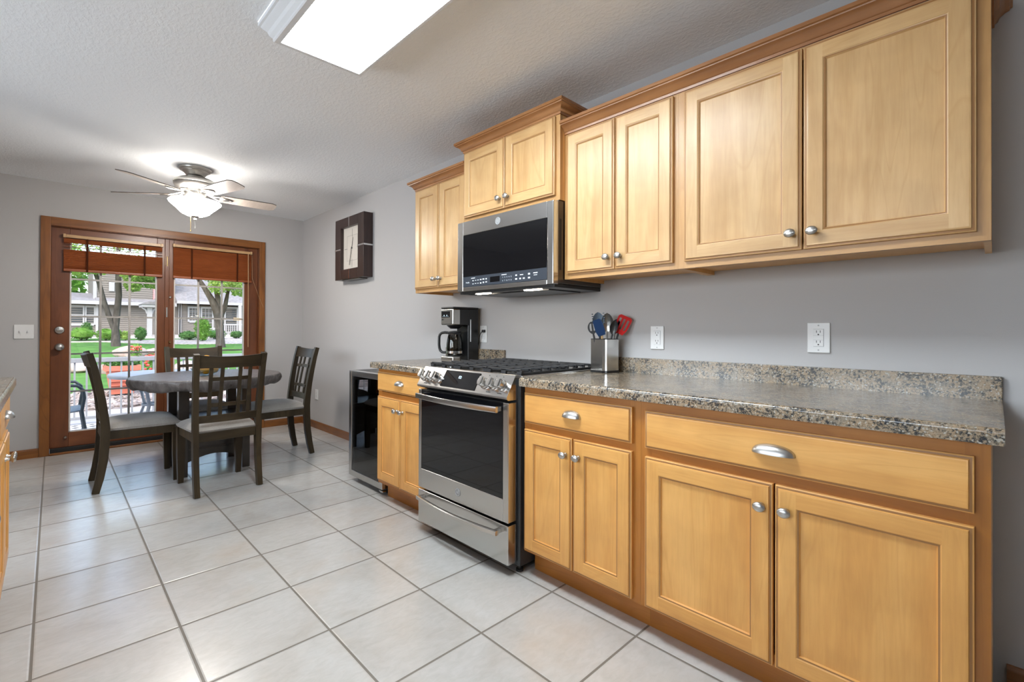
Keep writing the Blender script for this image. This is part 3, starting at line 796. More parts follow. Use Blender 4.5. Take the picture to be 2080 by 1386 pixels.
# ------------------------------------------------------------------ range
RX0, RX1 = -2.298, -1.5625
rg = thing('gas_range', 'stainless steel slide-in gas range with cast iron grates', 'stove', ((RX0 + RX1) / 2, -.33, 0))
bm = B(); box(bm, RX0, -1.5455, -.628, -.030, .035, .905, .003); part('body', bm, 'blacksheet', rg, label='dark side casing')
for x in (RX0 + .03, -1.575):
    for y in (-.60, -.08):
        bm = B(); lathe(bm, [(0, .0005), (.018, .0005), (.018, .010), (.008, .012), (.008, .036), (0, .036)], (x, y, 0), 12); part('levelling_foot', bm, 'rubber', rg)
bm = B(); box(bm, RX0 - .001, -1.5385, -.625, -.028, .906, .924, .003); part('cooktop', bm, 'steel', rg)
pa, pb = Vector((-.645, .923)), Vector((-.700, .828))      # slanted control face (y, z)
bm = B(); prism(bm, [(-.622, .927), (-.639, .927), (pa.x, pa.y), (pb.x, pb.y), (-.700, .818), (-.692, .811), (-.630, .811)], 'X', RX0, RX1); panel_bm = bm
pn = Vector((-(pa.y - pb.y), (pa.x - pb.x))).normalized()
if pn.x > 0: pn = -pn
def on_panel(x, k, h):            # k 0..1 from bottom to top, h out of the face
    p = pb + (pa - pb) * k + pn * h; return Vector((x, p.x, p.y))
bm = B()
q = []
for h in (.0006, .0028):
    q.append([bm.verts.new(on_panel(x, k, h)) for x, k in ((-2.085, .08), (-1.800, .08), (-1.800, .93), (-2.085, .93))])
bm.faces.new(q[0][::-1]); bm.faces.new(q[1])
for i in range(4): bm.faces.new((q[0][i], q[0][(i + 1) % 4], q[1][(i + 1) % 4], q[1][i]))
disp = part('display', bm, 'blackglass', rg)
ang = math.atan2(pa.x - pb.x, pa.y - pb.y)
def panel_mat(x, k, h):
    p = on_panel(x, k, h); return Matrix.Translation(p) @ Matrix.Rotation(-ang, 4, 'X') @ FRONT
bm = B(); text_into(bm, 'E2:', .021, panel_mat(-1.945, .62, .0032)); part('readout', bm, 'digit', disp)
for x in (-2.245, -2.195, -2.145, -1.735, -1.685, -1.635): text_into(panel_bm, 'o', .010, panel_mat(x, .90, .0006), 1)
for x in (-1.700, -1.620, -2.225):
    p_ = on_panel(x, .10, .0008); box(panel_bm, x - .014, x + .014, p_.y - .0004, p_.y, p_.z, p_.z + .004, 0, 1)
part('control_panel', panel_bm, ['steel', 'darkprint'], rg)
for x in (-2.258, -2.200, -2.142, -1.742, -1.680, -1.618):
    bm = B(); Mx = Matrix.Translation(on_panel(x, .48, .0005)) @ Matrix.Rotation(-ang, 4, 'X') @ FRONT
    t2 = bmesh.new(); lathe(t2, [(0, 0), (.027, 0), (.028, .003), (.026, .008), (.0240, .010), (.0235, .034), (.022, .037), (0, .037)], (0, 0, 0), 32)
    box(t2, -.0095, .0095, -.0222, .0222, .0365, .043, .002)
    idx = {v: bm.verts.new(Mx @ v.co) for v in t2.verts}
    for f in t2.faces: bm.faces.new([idx[v] for v in f.verts])
    t2.free(); part('knob', bm, 'steel_z', rg)
# oven door
bm = B(); y0, y1 = -.690, -.633
box(bm, RX0, -2.272, y0, y1, .246, .800, .003, 0); box(bm, -1.600, RX1, y0, y1, .246, .800, .004, 0)
box(bm, -2.272, -1.600, y0, y1, .246, .352, .003, 0)
box(bm, -2.272, -1.600, y0 + .012, y1, .352, .800, 0, 1)
od = part('oven_door', bm, ['steel', 'blackmetal'], rg)
bm = B(); box(bm, -2.271, -1.601, y0 + .001, y0 + .006, .353, .798, .001); part('oven_glass', bm, 'blackglass', od)
emblem(od, -1.935, y0 - .0002, .300, .021)
def bar_handle(z, x0, x1, yface, out, bow, hh, dd):
    bm = B(); n = 14; pts = []
    for i in range(n + 1):
        u = i / n; x = x0 + (x1 - x0) * u; pts.append((x, yface - out - bow * sin(pi * u), z))
    rings = []
    for p in pts:
        rings.append([bm.verts.new((p[0], p[1] + a * dd / 2, p[2] + b * hh / 2)) for a, b in ((-1, -.75), (-.6, -1), (.6, -1), (1, -.75), (1, .75), (.6, 1), (-.6, 1), (-1, .75))])
    for a, b in zip(rings, rings[1:]):
        for k in range(8): bm.faces.new((a[k], a[(k + 1) % 8], b[(k + 1) % 8], b[k]))
    bm.faces.new(rings[0][::-1]); bm.faces.new(rings[-1])
    for x in (x0 + .018, x1 - .018): box(bm, x - .012, x + .012, yface - out + .002, yface, z - hh * .42, z + hh * .42, .003)
    return bm
part('handle', bar_handle(.770, -2.262, -1.600, y0, .038, .030, .028, .016), 'steel', od)
bm = B(); box(bm, RX0, RX1, y0, y1, .052, .234, .004); dr = part('warming_drawer', bm, 'steel', rg)
part('handle', bar_handle(.203, -2.255, -1.600, y0, .034, .028, .022, .020), 'steel', dr)
# grates and burners
for k in range(3):
    gx0 = -2.283 + k * .2445; gx1 = gx0 + .240; bm = B(); zt = .952
    for y in (-.610, -.052):
        box(bm, gx0 + .004, gx1 - .004, y - .007, y + .007, zt - .013, zt - .001, .003)
        for x in (gx0 + .012, (gx0 + gx1) / 2, gx1 - .012): prism(bm, [(x - .012, .9243), (x + .012, .9243), (x + .018, zt - .006), (x - .018, zt - .006)], 'Y', y - .007, y + .007)
    for x in (gx0 + .007, gx1 - .007): box(bm, x - .006, x + .006, -.610, -.052, .9245, .935, .002)
    for q_ in range(1, 8):
        y = -.610 + q_ * (.558 / 8); mid = q_ == 4
        box(bm, gx0 + .004, gx1 - .004, y - .0055, y + .0055, zt - .013, zt, .003)
        for x, sg in ((gx0 + .003, 1), (gx1 - .003, -1)): prism(bm, [(x, .930), (x + sg * .012, .930), (x + sg * .020, zt - .006), (x + sg * .004, zt - .003)], 'Y', y - .0055, y + .0055)
    box(bm, (gx0 + gx1) / 2 - .005, (gx0 + gx1) / 2 + .005, -.610, -.052, zt - .013, zt - .001, .003)
    part('grate', bm, 'iron', rg)
for (x, y, r) in ((-2.16, -.47, .045), (-2.16, -.19, .038), (-1.93, -.33, .055), (-1.68, -.47, .052), (-1.68, -.19, .036)):
    bm = B(); lathe(bm, [(0, .9245), (r, .9245), (r, .930), (r * .8, .931), (r * .8, .934), (r * .72, .937), (0, .937)], (x, y, 0), 24); part('burner', bm, 'blackmetal', rg)

# ------------------------------------------------------------------ microwave
MX0, MX1, MY = -2.3035, -1.5335, -.412
mw = thing('microwave', 'over-the-range stainless microwave with dark glass door', 'microwave', ((MX0 + MX1) / 2, -.2, 1.362))
bm = B(); box(bm, MX0 + .004, MX1 - .004, -.370, -.0015, 1.372, 1.7925, .003); part('casing', bm, 'darksteel', mw, label='dark metal casing')
bm = B(); ya, yb_ = MY, -.372; z0, z1 = 1.366, 1.786
box(bm, MX0, -2.250, ya, yb_, z0, z1, .004, 0); box(bm, -1.576, MX1, ya, yb_, z0, z1, .005, 0)
box(bm, -2.250, -1.576, ya, yb_, z0, 1.391, .003, 0); box(bm, -2.250, -1.576, ya, yb_, 1.703, z1, .003, 0)
box(bm, -2.250, -1.576, ya + .010, yb_, 1.391, 1.703, 0, 1)
md = part('door', bm, ['steel', 'blackmetal'], mw)
bm = B(); box(bm, -2.249, -1.577, ya + .001, ya + .006, 1.453, 1.702, .001); part('door_glass', bm, 'blackglass', md)
bm = B(); strip_bm = B(); box(strip_bm, -2.249, -1.577, ya + .0012, ya + .006, 1.392, 1.4525, .001)
yy = ya + .0010
def dash(x, z, w, h): box(strip_bm, x - w / 2, x + w / 2, yy - .0003, yy, z - h / 2, z + h / 2, 0, 1)
text_into(strip_bm, 'Profile', .0125, Matrix.Translation((-2.205, yy, 1.417)) @ FRONT, 1, .0002)
for r_, row in enumerate(('12345', '67890')):
    for c_, ch in enumerate(row): text_into(strip_bm, ch, .0105, Matrix.Translation((-1.900 + c_ * .0165, yy, 1.4265 - r_ * .0185)) @ FRONT, 1, .0002)
for (x, z, w, h) in [(-2.155, 1.441, .035, .004), (-2.155, 1.426, .010, .006), (-2.132, 1.427, .012, .003), (-2.110, 1.427, .014, .003), (-2.086, 1.428, .014, .006), (-2.062, 1.429, .016, .007), (-2.038, 1.429, .010, .008),
                     (-2.155, 1.407, .014, .003), (-2.132, 1.408, .012, .003), (-2.110, 1.408, .012, .003), (-2.086, 1.408, .012, .007), (-2.062, 1.410, .012, .008), (-2.038, 1.411, .014, .006),
                     (-1.890, 1.441, .040, .004), (-1.795, 1.430, .012, .008), (-1.755, 1.430, .024, .004), (-1.795, 1.410, .014, .008), (-1.765, 1.410, .012, .008), (-1.738, 1.410, .014, .007),
                     (-1.700, 1.430, .014, .009), (-1.700, 1.410, .015, .008), (-1.655, 1.432, .030, .005), (-1.655, 1.421, .024, .003)]: dash(x, z, w, h)
cp = part('control_strip', strip_bm, ['panelglass', 'label'], md)
bm = B(); box(bm, -2.005, -1.925, ya + .0004, ya + .0011, 1.407, 1.437); part('display', bm, 'blackglass', cp)
emblem(md, -1.940, ya - .0002, 1.745, .021)
bm = B(); box(bm, MX0 + .006, MX1 - .006, -.395, -.002, 1.352, 1.3715, .003)
box(bm, MX0 + .10, MX1 - .10, -.33, -.06, 1.346, 1.353, .002); vp = part('vent_base', bm, 'blackmetal', mw)
for x in (-2.12, -1.72):
    bm = B(); box(bm, x - .055, x + .055, -.375, -.345, 1.3475, 1.3525, .002); part('task_light', bm, 'hallow', vp)
bm = B(); box(bm, MX1 - .0045, MX1 - .0032, -.36, -.345, 1.44, 1.70); part('side_slot', bm, 'blackmetal', mw)
bm = B(); box(bm, MX1 - .0045, MX1 - .0032, -.09, -.06, 1.73, 1.765); part('side_vent', bm, 'blackmetal', mw)

# ------------------------------------------------------------------ wine cooler
fc = thing('wine_cooler', 'slim black and steel beverage cooler with glass door', 'cooler', (-3.16, -.30, 0))
FX0, FX1 = -3.418, -2.920
bm = B(); th = .03
box(bm, FX0, FX0 + th, -.525, -.03, .03, .825, .002); box(bm, FX1 - th, FX1, -.525, -.03, .03, .825, .002)
box(bm, FX0 + th, FX1 - th, -.525, -.03, .03, .075); box(bm, FX0 + th, FX1 - th, -.525, -.03, .79, .825)
box(bm, FX0 + th, FX1 - th, -.06, -.03, .075, .79); part('cabinet', bm, 'blackmetal', fc)
for x in (FX0 + .04, FX1 - .04):
    for y in (-.50, -.08):
        bm = B(); lathe(bm, [(0, .0005), (.016, .0005), (.016, .030), (0, .030)], (x, y, 0), 12); part('foot', bm, 'rubber', fc)
for z in (.52, .31, .66):
    bm = B(); box(bm, FX0 + th + .001, FX1 - th - .001, -.50, -.062, z, z + .005); part('shelf', bm, 'chrome' if z == .52 else 'darksteel', fc)
M['coolerglow'] = flat('added_cooler_glow', (0.9, 0.95, 1.0), 0.4, emit=(0.85, 0.93, 1.0), es=9.0)  # glow added to bring out the bottles; no strip is visible in the cooler
bm = B(); box(bm, FX0 + .06, FX1 - .06, -.515, -.495, .782, .789); part('added_glow_strip', bm, 'coolerglow', fc, label='added glow strip brightening the cooler interior')
bm = B(); ya, yb_ = -.572, -.530
for (x0, x1, z0, z1) in ((FX0, FX0 + .038, .040, .826), (FX1 - .038, FX1, .040, .826), (FX0 + .038, FX1 - .038, .040, .085), (FX0 + .038, FX1 - .038, .785, .826)): box(bm, x0, x1, ya, yb_, z0, z1, .003)
fd = part('door', bm, 'steel_z', fc)
bm = B(); box(bm, FX0 + .037, FX1 - .037, ya + .006, ya + .012, .084, .786); part('door_glass', bm, 'coolerglass', fd)
bm = B(); box(bm, FX1 - .05, FX1 - .005, -.565, -.53, .018, .030, .002); part('lower_hinge', bm, 'chrome', fc)
def can(x, y, z, h, r, body, cap, label, name='bottle', cat='bottle'):
    t = thing(name, label, cat, (x, y, z), group='drinks in the beverage cooler')
    bm = B(); lathe(bm, [(0, z), (r, z), (r, z + h * .7), (r * .5, z + h * .86), (r * .5, z + h * .9), (0, z + h * .9)], (x, y, 0), 16); part('body', bm, body, t)
    bm = B(); lathe(bm, [(0, z + h * .9), (r * .6, z + h * .9), (r * .6, z + h), (0, z + h)], (x, y, 0), 16); part('cap', bm, cap, t)
M['bottlewhite'] = flat('pale_bottle', (0.75, 0.72, 0.62), 0.4); M['bottleblue'] = flat('blue_bottle', (0.25, 0.50, 0.62), 0.4)
can(-3.270, -.455, .3155, .17, .034, 'bottlewhite', 'red', 'pale bottle with red cap at front right behind the cooler glass')
can(-3.345, -.455, .3155, .17, .034, 'bottleblue', 'red', 'blue bottle with red cap at left on the cooler shelf')
can(-3.300, -.370, .3155, .16, .034, 'bottlewhite', 'red', 'pale bottle with red cap standing behind the other two in the cooler')

# ------------------------------------------------------------------ wall clock
ck = thing('wall_clock', 'square dark brown framed wall clock with silver cross inlay', 'clock', (-4.445, -.05, 1.632))
bm = B(); cx0, cx1, cz0, cz1, cy = -4.752, -4.138, 1.632, 2.244, -.095
i0, i1, k0, k1 = -4.632, -4.258, 1.730, 2.150
box(bm, cx0, i0, cy, -.001, cz0, cz1, .002); box(bm, i1, cx1, cy, -.001, cz0, cz1, .002)
box(bm, i0, i1, cy, -.001, cz0, k0, .002); box(bm, i0, i1, cy, -.001, k1, cz1, .002); part('frame', bm, 'espresso', ck)
face_bm = B(); box(face_bm, i0, i1, -.060, -.050, k0, k1)
zc = 1.938; xc = -4.445
for (x0, x1, z0, z1) in ((i0 + .02, i0 + .085, zc - .002, zc + .002), (i1 - .085, i1 - .02, zc - .002, zc + .002), (xc - .002, xc + .002, k1 - .10, k1 - .02), (xc - .002, xc + .002, k0 + .02, k0 + .10),
                         (i0 + .075, i1 - .075, k0 + .085, k0 + .0865), (i0 + .075, i1 - .075, k1 - .0865, k1 - .085), (i0 + .075, i0 + .0765, k0 + .085, k1 - .085), (i1 - .0765, i1 - .075, k0 + .085, k1 - .085)):
    box(face_bm, x0, x1, -.0606, -.0600, z0, z1, 0, 1)
fcx = part('face', face_bm, ['clockface', 'darkprint'], ck)
for (x0, x1, xe) in ((cx0, i0, cx0 - .0016), (i1, cx1, cx1)):
    bm = B(); box(bm, x0 - .0016 * (x0 == cx0), x1 + .0016 * (x1 == cx1), cy - .0016, cy, zc - .007, zc + .007); box(bm, xe, xe + .0016, cy - .0016, -.002, zc - .007, zc + .007)
    part('inlay', bm, 'chrome', ck)
for (z0, z1) in ((cz0, k0), (k1, cz1)):
    bm = B(); box(bm, xc - .006, xc + .006, cy - .0016, cy, z0, z1); part('inlay', bm, 'chrome', ck)
bm = B(); lathe(bm, [(0, 0), (.006, 0), (.006, -.008), (0, -.008)], (xc, -.060, zc), 12, 'Y')
prism(bm, [(xc - .003, zc), (xc + .003, zc), (xc + .026, zc + .105), (xc + .022, zc + .106)], 'Y', -.066, -.064); part('hour_hand', bm, 'slot', fcx)
bm = B(); prism(bm, [(xc - .004, zc + .01), (xc + .003, zc + .01), (xc - .040, zc - .165), (xc - .046, zc - .163)], 'Y', -.069, -.067); part('minute_hand', bm, 'slot', fcx)
bm = B(); box(bm, cx0 + .15, cx1 - .10, -.090, -.002, cz0 - .010, cz0 - .0005, .002); part('hanger_shelf', bm, 'darksteel', ck)

# ------------------------------------------------------------------ outlets and switch
def outlet(x, z, w, h, label, gfci=False, plain=False):
    t = thing('wall_outlet', label, 'outlet', (x, -.004, z - h / 2), group='white wall outlets')
    bm = B(); box(bm, x - w / 2, x + w / 2, -.007, -.0006, z - h / 2, z + h / 2, .0025); part('cover_plate', bm, 'white', t)
    if plain:
        bm = B()
        for dz in (.02, -.02): box(bm, x - .014, x + .014, -.009, -.007, z + dz - .013, z + dz + .013, .001)
        part('socket', bm, 'whitetrim', t)
        return t
    bm = B(); box(bm, x - .0175, x + .0175, -.0085, -.007, z - .034, z + .034, .0008); s_ = part('socket', bm, 'white', t)
    bm = B()
    for (a, b, c, d) in ((-.0175, .0175, .0343, .0351), (-.0175, .0175, -.0351, -.0343), (.0177, .0185, -.0351, .0351)):
        box(bm, x + a, x + b, -.0082, -.0072, z + c, z + d)
    if gfci: box(bm, x - .0175, x + .0175, -.0087, -.0085, z + .0085, z + .0092); box(bm, x - .0175, x + .0175, -.0087, -.0085, z - .0092, z - .0085)
    part('seam', bm, 'seam', s_)
    bm = B()
    for dz in (.020, -.020):
        box(bm, x - .0075, x - .0055, -.0088, -.0085, z + dz, z + dz + .009); box(bm, x + .0055, x + .0075, -.0088, -.0085, z + dz, z + dz + .009)
        lathe(bm, [(0, 0), (.0028, 0), (.0028, -.0003), (0, -.0003)], (x, -.0085, z + dz - .007), 10, 'Y')
    part('slots', bm, 'slot', s_)
    for dz in (.049, -.049):
        bm = B(); lathe(bm, [(0, 0), (.003, 0), (.003, -.0008), (0, -.0008)], (x, -.007, z + dz), 10, 'Y'); part('screw', bm, 'seam', t)
    return t
outlet(-1.194, 1.1005, .072, .117, 'white outlet above counter beside the utensil crock')
outlet(-.4955, 1.111, .078, .120, 'larger white outlet above counter at right under widest cabinet', True)
outlet(-2.527, 1.105, .074, .118, 'white outlet beside the coffee maker with black plug')
outlet(-5.428, .384, .074, .116, 'white low outlet near corner behind the right dining chair', plain=True)
sw = thing('light_switch', 'white two-gang switch plate left of the patio door', 'light switch', (-L + .004, -2.36, 1.042))
bm = B(); box(bm, -L + .0006, -L + .007, -2.421, -2.300, 1.041, 1.163, .0025); part('cover_plate', bm, 'white', sw)
for y in (-2.385, -2.336):
    bm = B(); box(bm, -L + .007, -L + .017, y - .005, y + .005, 1.095, 1.112, .002); part('toggle', bm, 'whitetrim', sw)

# ------------------------------------------------------------------ ceiling light
cl = thing('ceiling_light', 'long white framed fluorescent ceiling light with glowing panel', 'ceiling light', (-1.53, -1.335, 2.364))
bx0, bx1, by0, by1, zb_ = -2.150, -.90, -1.522, -1.132, 2.362
prf = [(0, 0), (.004, .004), (.004, .014), (.016, .026), (.022, .040), (.038, .054), (.044, .062), (.052, .064), (.052, H - zb_ - .0005)]
bm = B(); rings = []
for d, z in prf:
    rings.append([bm.verts.new((x, y, zb_ + z)) for x, y in ((bx0 - d * .8, by0 - d), (bx1 + d * .8, by0 - d), (bx1 + d * .8, by1 + d), (bx0 - d * .8, by1 + d))])
inner = [bm.verts.new((x, y, zb_)) for x, y in ((bx0 + .018, by0 + .022), (bx1 - .018, by0 + .022), (bx1 - .018, by1 - .012), (bx0 + .018, by1 - .012))]
inner2 = [bm.verts.new((v.co.x, v.co.y, zb_ + .012)) for v in inner]
for a, b in zip([inner2, inner] + rings, [inner] + rings):
    for k in range(4): bm.faces.new((a[k], a[(k + 1) % 4], b[(k + 1) % 4], b[k]))
part('frame', bm, 'whitetrim', cl, angle=20)
bm = B(); box(bm, bx0 + .0185, bx1 - .0185, by0 + .0225, by1 - .0125, zb_ + .003, zb_ + .010); part('diffuser', bm, 'panel', cl, label='glowing white diffuser panel')

# ------------------------------------------------------------------ ceiling fan
FXc, FYc = -4.568, -1.354
fan = thing('ceiling_fan', 'brushed nickel ceiling fan with five pale blades and lit bowl', 'ceiling fan', (FXc, FYc, H))
bm = B(); lathe(bm, [(0, 0), (.112, 0), (.114, -.010), (.106, -.022), (.092, -.026), (.090, -.032), (.080, -.040), (.066, -.058), (.056, -.064), (0, -.064)], (0, 0, 0), 32); part('canopy', bm, 'nickel', fan, True)
bm = B(); lathe(bm, [(0, -.064), (.060, -.064), (.075, -.074), (.120, -.092), (.148, -.112), (.152, -.128), (.146, -.134), (.150, -.140), (.140, -.162), (.112, -.178), (.108, -.190), (0, -.190)], (0, 0, 0), 36); part('motor_housing', bm, 'nickel', fan, True)
bm = B(); lathe(bm, [(0, -.190), (.075, -.190), (.080, -.200), (.072, -.232), (.060, -.246), (.080, -.252), (.090, -.262), (0, -.262)], (0, 0, 0), 28); part('light_fitter', bm, 'nickel', fan, True)
bm = B(); lathe(bm, [(.178, -.270), (.184, -.276), (.180, -.286), (.160, -.305), (.128, -.335), (.098, -.366), (.060, -.386), (.020, -.390), (0, -.390)], (0, 0, 0), 40)
bm.faces.ensure_lookup_table()
lathe(bm, [(.178, -.270), (.174, -.276), (.156, -.300), (.124, -.329), (.095, -.360), (.058, -.380), (.020, -.384), (0, -.384)], (0, 0, 0), 40, 'Z', 1)
for f in [f for f in bm.faces if len(f.verts) > 10]: bm.faces.remove(f)
bmesh.ops.remove_doubles(bm, verts=bm.verts[:], dist=0.0002)
part('light_bowl', bm, ['bowl', 'bowlin'], fan, True, label='glowing frosted glass bowl')
bm = B(); lathe(bm, [(0, -.386), (.030, -.386), (.032, -.392), (.020, -.400), (.008, -.404), (.010, -.412), (.012, -.418), (.005, -.426), (0, -.426)], (0, 0, 0), 16); part('finial', bm, 'nickel', fan, True)
for (dx, dy, z1) in ((-.026, -.026, -.500), (0.0, .0, -.475)):
    bm = B(); tube(bm, [(dx, dy, -.392 if dx else -.424), (dx, dy, z1)], .0022, 6); lathe(bm, [(0, z1), (.005, z1), (.006, z1 - .014), (0, z1 - .016)], (dx, dy, 0), 8); part('pull_chain', bm, 'brass' if dx else 'nickel', fan, True)
PT = radians(13)
for k in range(5):
    th = radians(16 + 72 * k)
    R = Matrix.Rotation(th, 4, 'Z')
    bm = B(); zb_f = -.214; t2 = bmesh.new()
    outl = [(.175, -.048), (.20, -.058), (.40, -.066), (.57, -.068), (.605, -.050), (.612, -.012), (.605, .050), (.57, .068), (.40, .066), (.20, .058), (.175, .048)]
    lo = [t2.verts.new((x, y * cos(PT), -y * sin(PT) - .003 + zb_f)) for x, y in outl]; hi = [t2.verts.new((x, y * cos(PT), -y * sin(PT) + .003 + zb_f)) for x, y in outl]
    f0 = t2.faces.new(lo[::-1]); f1 = t2.faces.new(hi); f1.material_index = 0
    for i in range(len(outl)):
        f = t2.faces.new((lo[i], lo[(i + 1) % len(outl)], hi[(i + 1) % len(outl)], hi[i])); f.material_index = 1
    bmesh.ops.transform(t2, matrix=R, verts=t2.verts[:])
    bl = part('blade', t2, ['blade', 'bladeedge'], fan, True)
    t2 = bmesh.new()
    for sgn in (-1, 1): tube(t2, [(.085, .012 * sgn, -.196), (.13, .022 * sgn, -.212), (.19, .040 * sgn, -.2225 - .040 * sgn * sin(PT) * 1), (.245, .020 * sgn, -.2225 - .020 * sgn * sin(PT)), (.265, 0, -.2225)], .007, 8, 0, .7)
    lathe(t2, [(0, -.219), (.026, -.219), (.026, -.2245), (0, -.2265)], (.215, 0, 0), 14)
    bmesh.ops.transform(t2, matrix=R, verts=t2.verts[:]); part('blade_iron', t2, 'nickel', bl, True)

# ------------------------------------------------------------------ dining table
TX, TY = -4.550, -1.250
tb = thing('dining_table', 'round dark wood pedestal dining table under grey fitted cover', 'table', (TX, TY, 0))
bm = B(); lathe(bm, [(0, .715), (.49, .715), (.515, .725), (.520, .742), (.515, .754), (0, .754)], (0, 0, 0), 64); part('tabletop', bm, 'table', tb, True)
bm = B(); lathe(bm, [(0, .690), (.30, .690), (.30, .7145), (0, .7145)], (0, 0, 0), 40); part('apron', bm, 'table', tb, True)
hb = .215
bm = B()
for s_ in (-1, 1):
    for ax in (0, 1):
        # arched bottom panel
        pts = [(-hb + .03, .40)] + [(hb - .03, .40)] + [(hb - .03 - (2 * hb - .06) * i / 12, .10 + .045 * sin(pi * i / 12)) for i in range(13)]
        if ax == 0: prism(bm, pts, 'X', s_ * (hb - .012), s_ * (hb - .030))
        else: prism(bm, pts, 'Y', s_ * (hb - .012), s_ * (hb - .030))
        for z in (.19, .20, .345, .355):
            if ax == 0: box(bm, s_ * (hb - .008), s_ * (hb - .012), -hb + .04, hb - .04, z - .004, z + .004)
            else: box(bm, -hb + .04, hb - .04, s_ * (hb - .008), s_ * (hb - .012), z - .004, z + .004)
part('storage_base', bm, 'table', tb, True)
bm = B(); box(bm, -.275, .275, -.275, .275, .400, .425, .004); part('shelf', bm, 'table', tb, True)
for sx in (-1, 1):
    for sy in (-1, 1):
        bm = B(); box(bm, sx * hb - .028, sx * hb + .028, sy * hb - .028, sy * hb + .028, .0005, .3995, .003); box(bm, sx * hb - .034, sx * hb + .034, sy * hb - .034, sy * hb + .034, .4255, .6895, .003)
        part('post', bm, 'table', tb, True)
# fitted cover
bm = B(); seg = 144; R0 = .530
prof = [(0, .7565, 0), (.2, .7565, 0), (.42, .7568, 0), (.505, .7572, 0), (.524, .7555, .001), (.531, .750, .003), (.532, .738, .007), (.529, .718, .013), (.520, .697, .018), (.504, .680, .020), (.488, .670, .018), (.484, .673, .014)]
rings = []
rnd = [random.uniform(0, 6.28) for _ in range(8)]
for (r, z, amp) in prof:
    if r == 0: rings.append([bm.verts.new((0, 0, z))]); continue
    ring = []
    for i in range(seg):
        a = 2 * pi * i / seg
        w = sin(31 * a + rnd[0] + 1.2 * sin(3 * a)) * .55 + sin(47 * a + rnd[1]) * .3 + sin(17 * a + rnd[2] + (z - .7) * 60) * .4
        ring.append(bm.verts.new(((r + amp * w) * cos(a), (r + amp * w) * sin(a), z + amp * .4 * sin(9 * a + rnd[3]) * (z < .70))))
    rings.append(ring)
for a, b in zip(rings, rings[1:]):
    for i in range(seg):
        j = (i + 1) % seg
        if len(a) == 1: bm.faces.new((a[0], b[i], b[j]))
        else: bm.faces.new((a[i], a[j], b[j], b[i]))
o = bpy.data.objects.new('table_cover', _mesh('table_cover', bm, 'cloth', angle=60)); COL.objects.link(o); o.location = (TX, TY, 0)
tag(o, 'grey fitted elastic cover stretched over the round dining table', 'table cover')

# fruit bowl
FBX, FBY, FBZ = -4.470, -1.285, .758
bm = B(); lathe(bm, [(0, 0), (.045, 0), (.050, .004), (.085, .025), (.112, .055), (.116, .058), (.113, .060), (.082, .030), (.046, .008), (0, .008)], (FBX, FBY, FBZ), 36)
solo('fruit_bowl', bm, 'bowlglass', 'shallow clear glass bowl of oranges on the dining table', 'bowl')
for (dx, dy, dz, lb) in ((-.045, -.030, .050, 'orange at the left side of the glass bowl'), (.048, -.014, .050, 'orange at the right side of the glass bowl'), (-.004, .046, .051, 'orange at the back of the glass bowl'), (.004, -.004, .121, 'orange on top of the pile in the bowl')):
    t = thing('orange', lb, 'orange', (FBX + dx, FBY + dy, FBZ + dz - .039), group='oranges in the glass bowl')
    bm = B(); ball(bm, (0, 0, .041), .0405, 20, 12, sz=.96); part('peel', bm, 'orange', t, True)
    bm = B(); lathe(bm, [(0, .075), (.004, .0755), (.003, .0785), (0, .079)], (0, 0, 0), 8); part('stem_button', bm, 'leafdark', t, True)

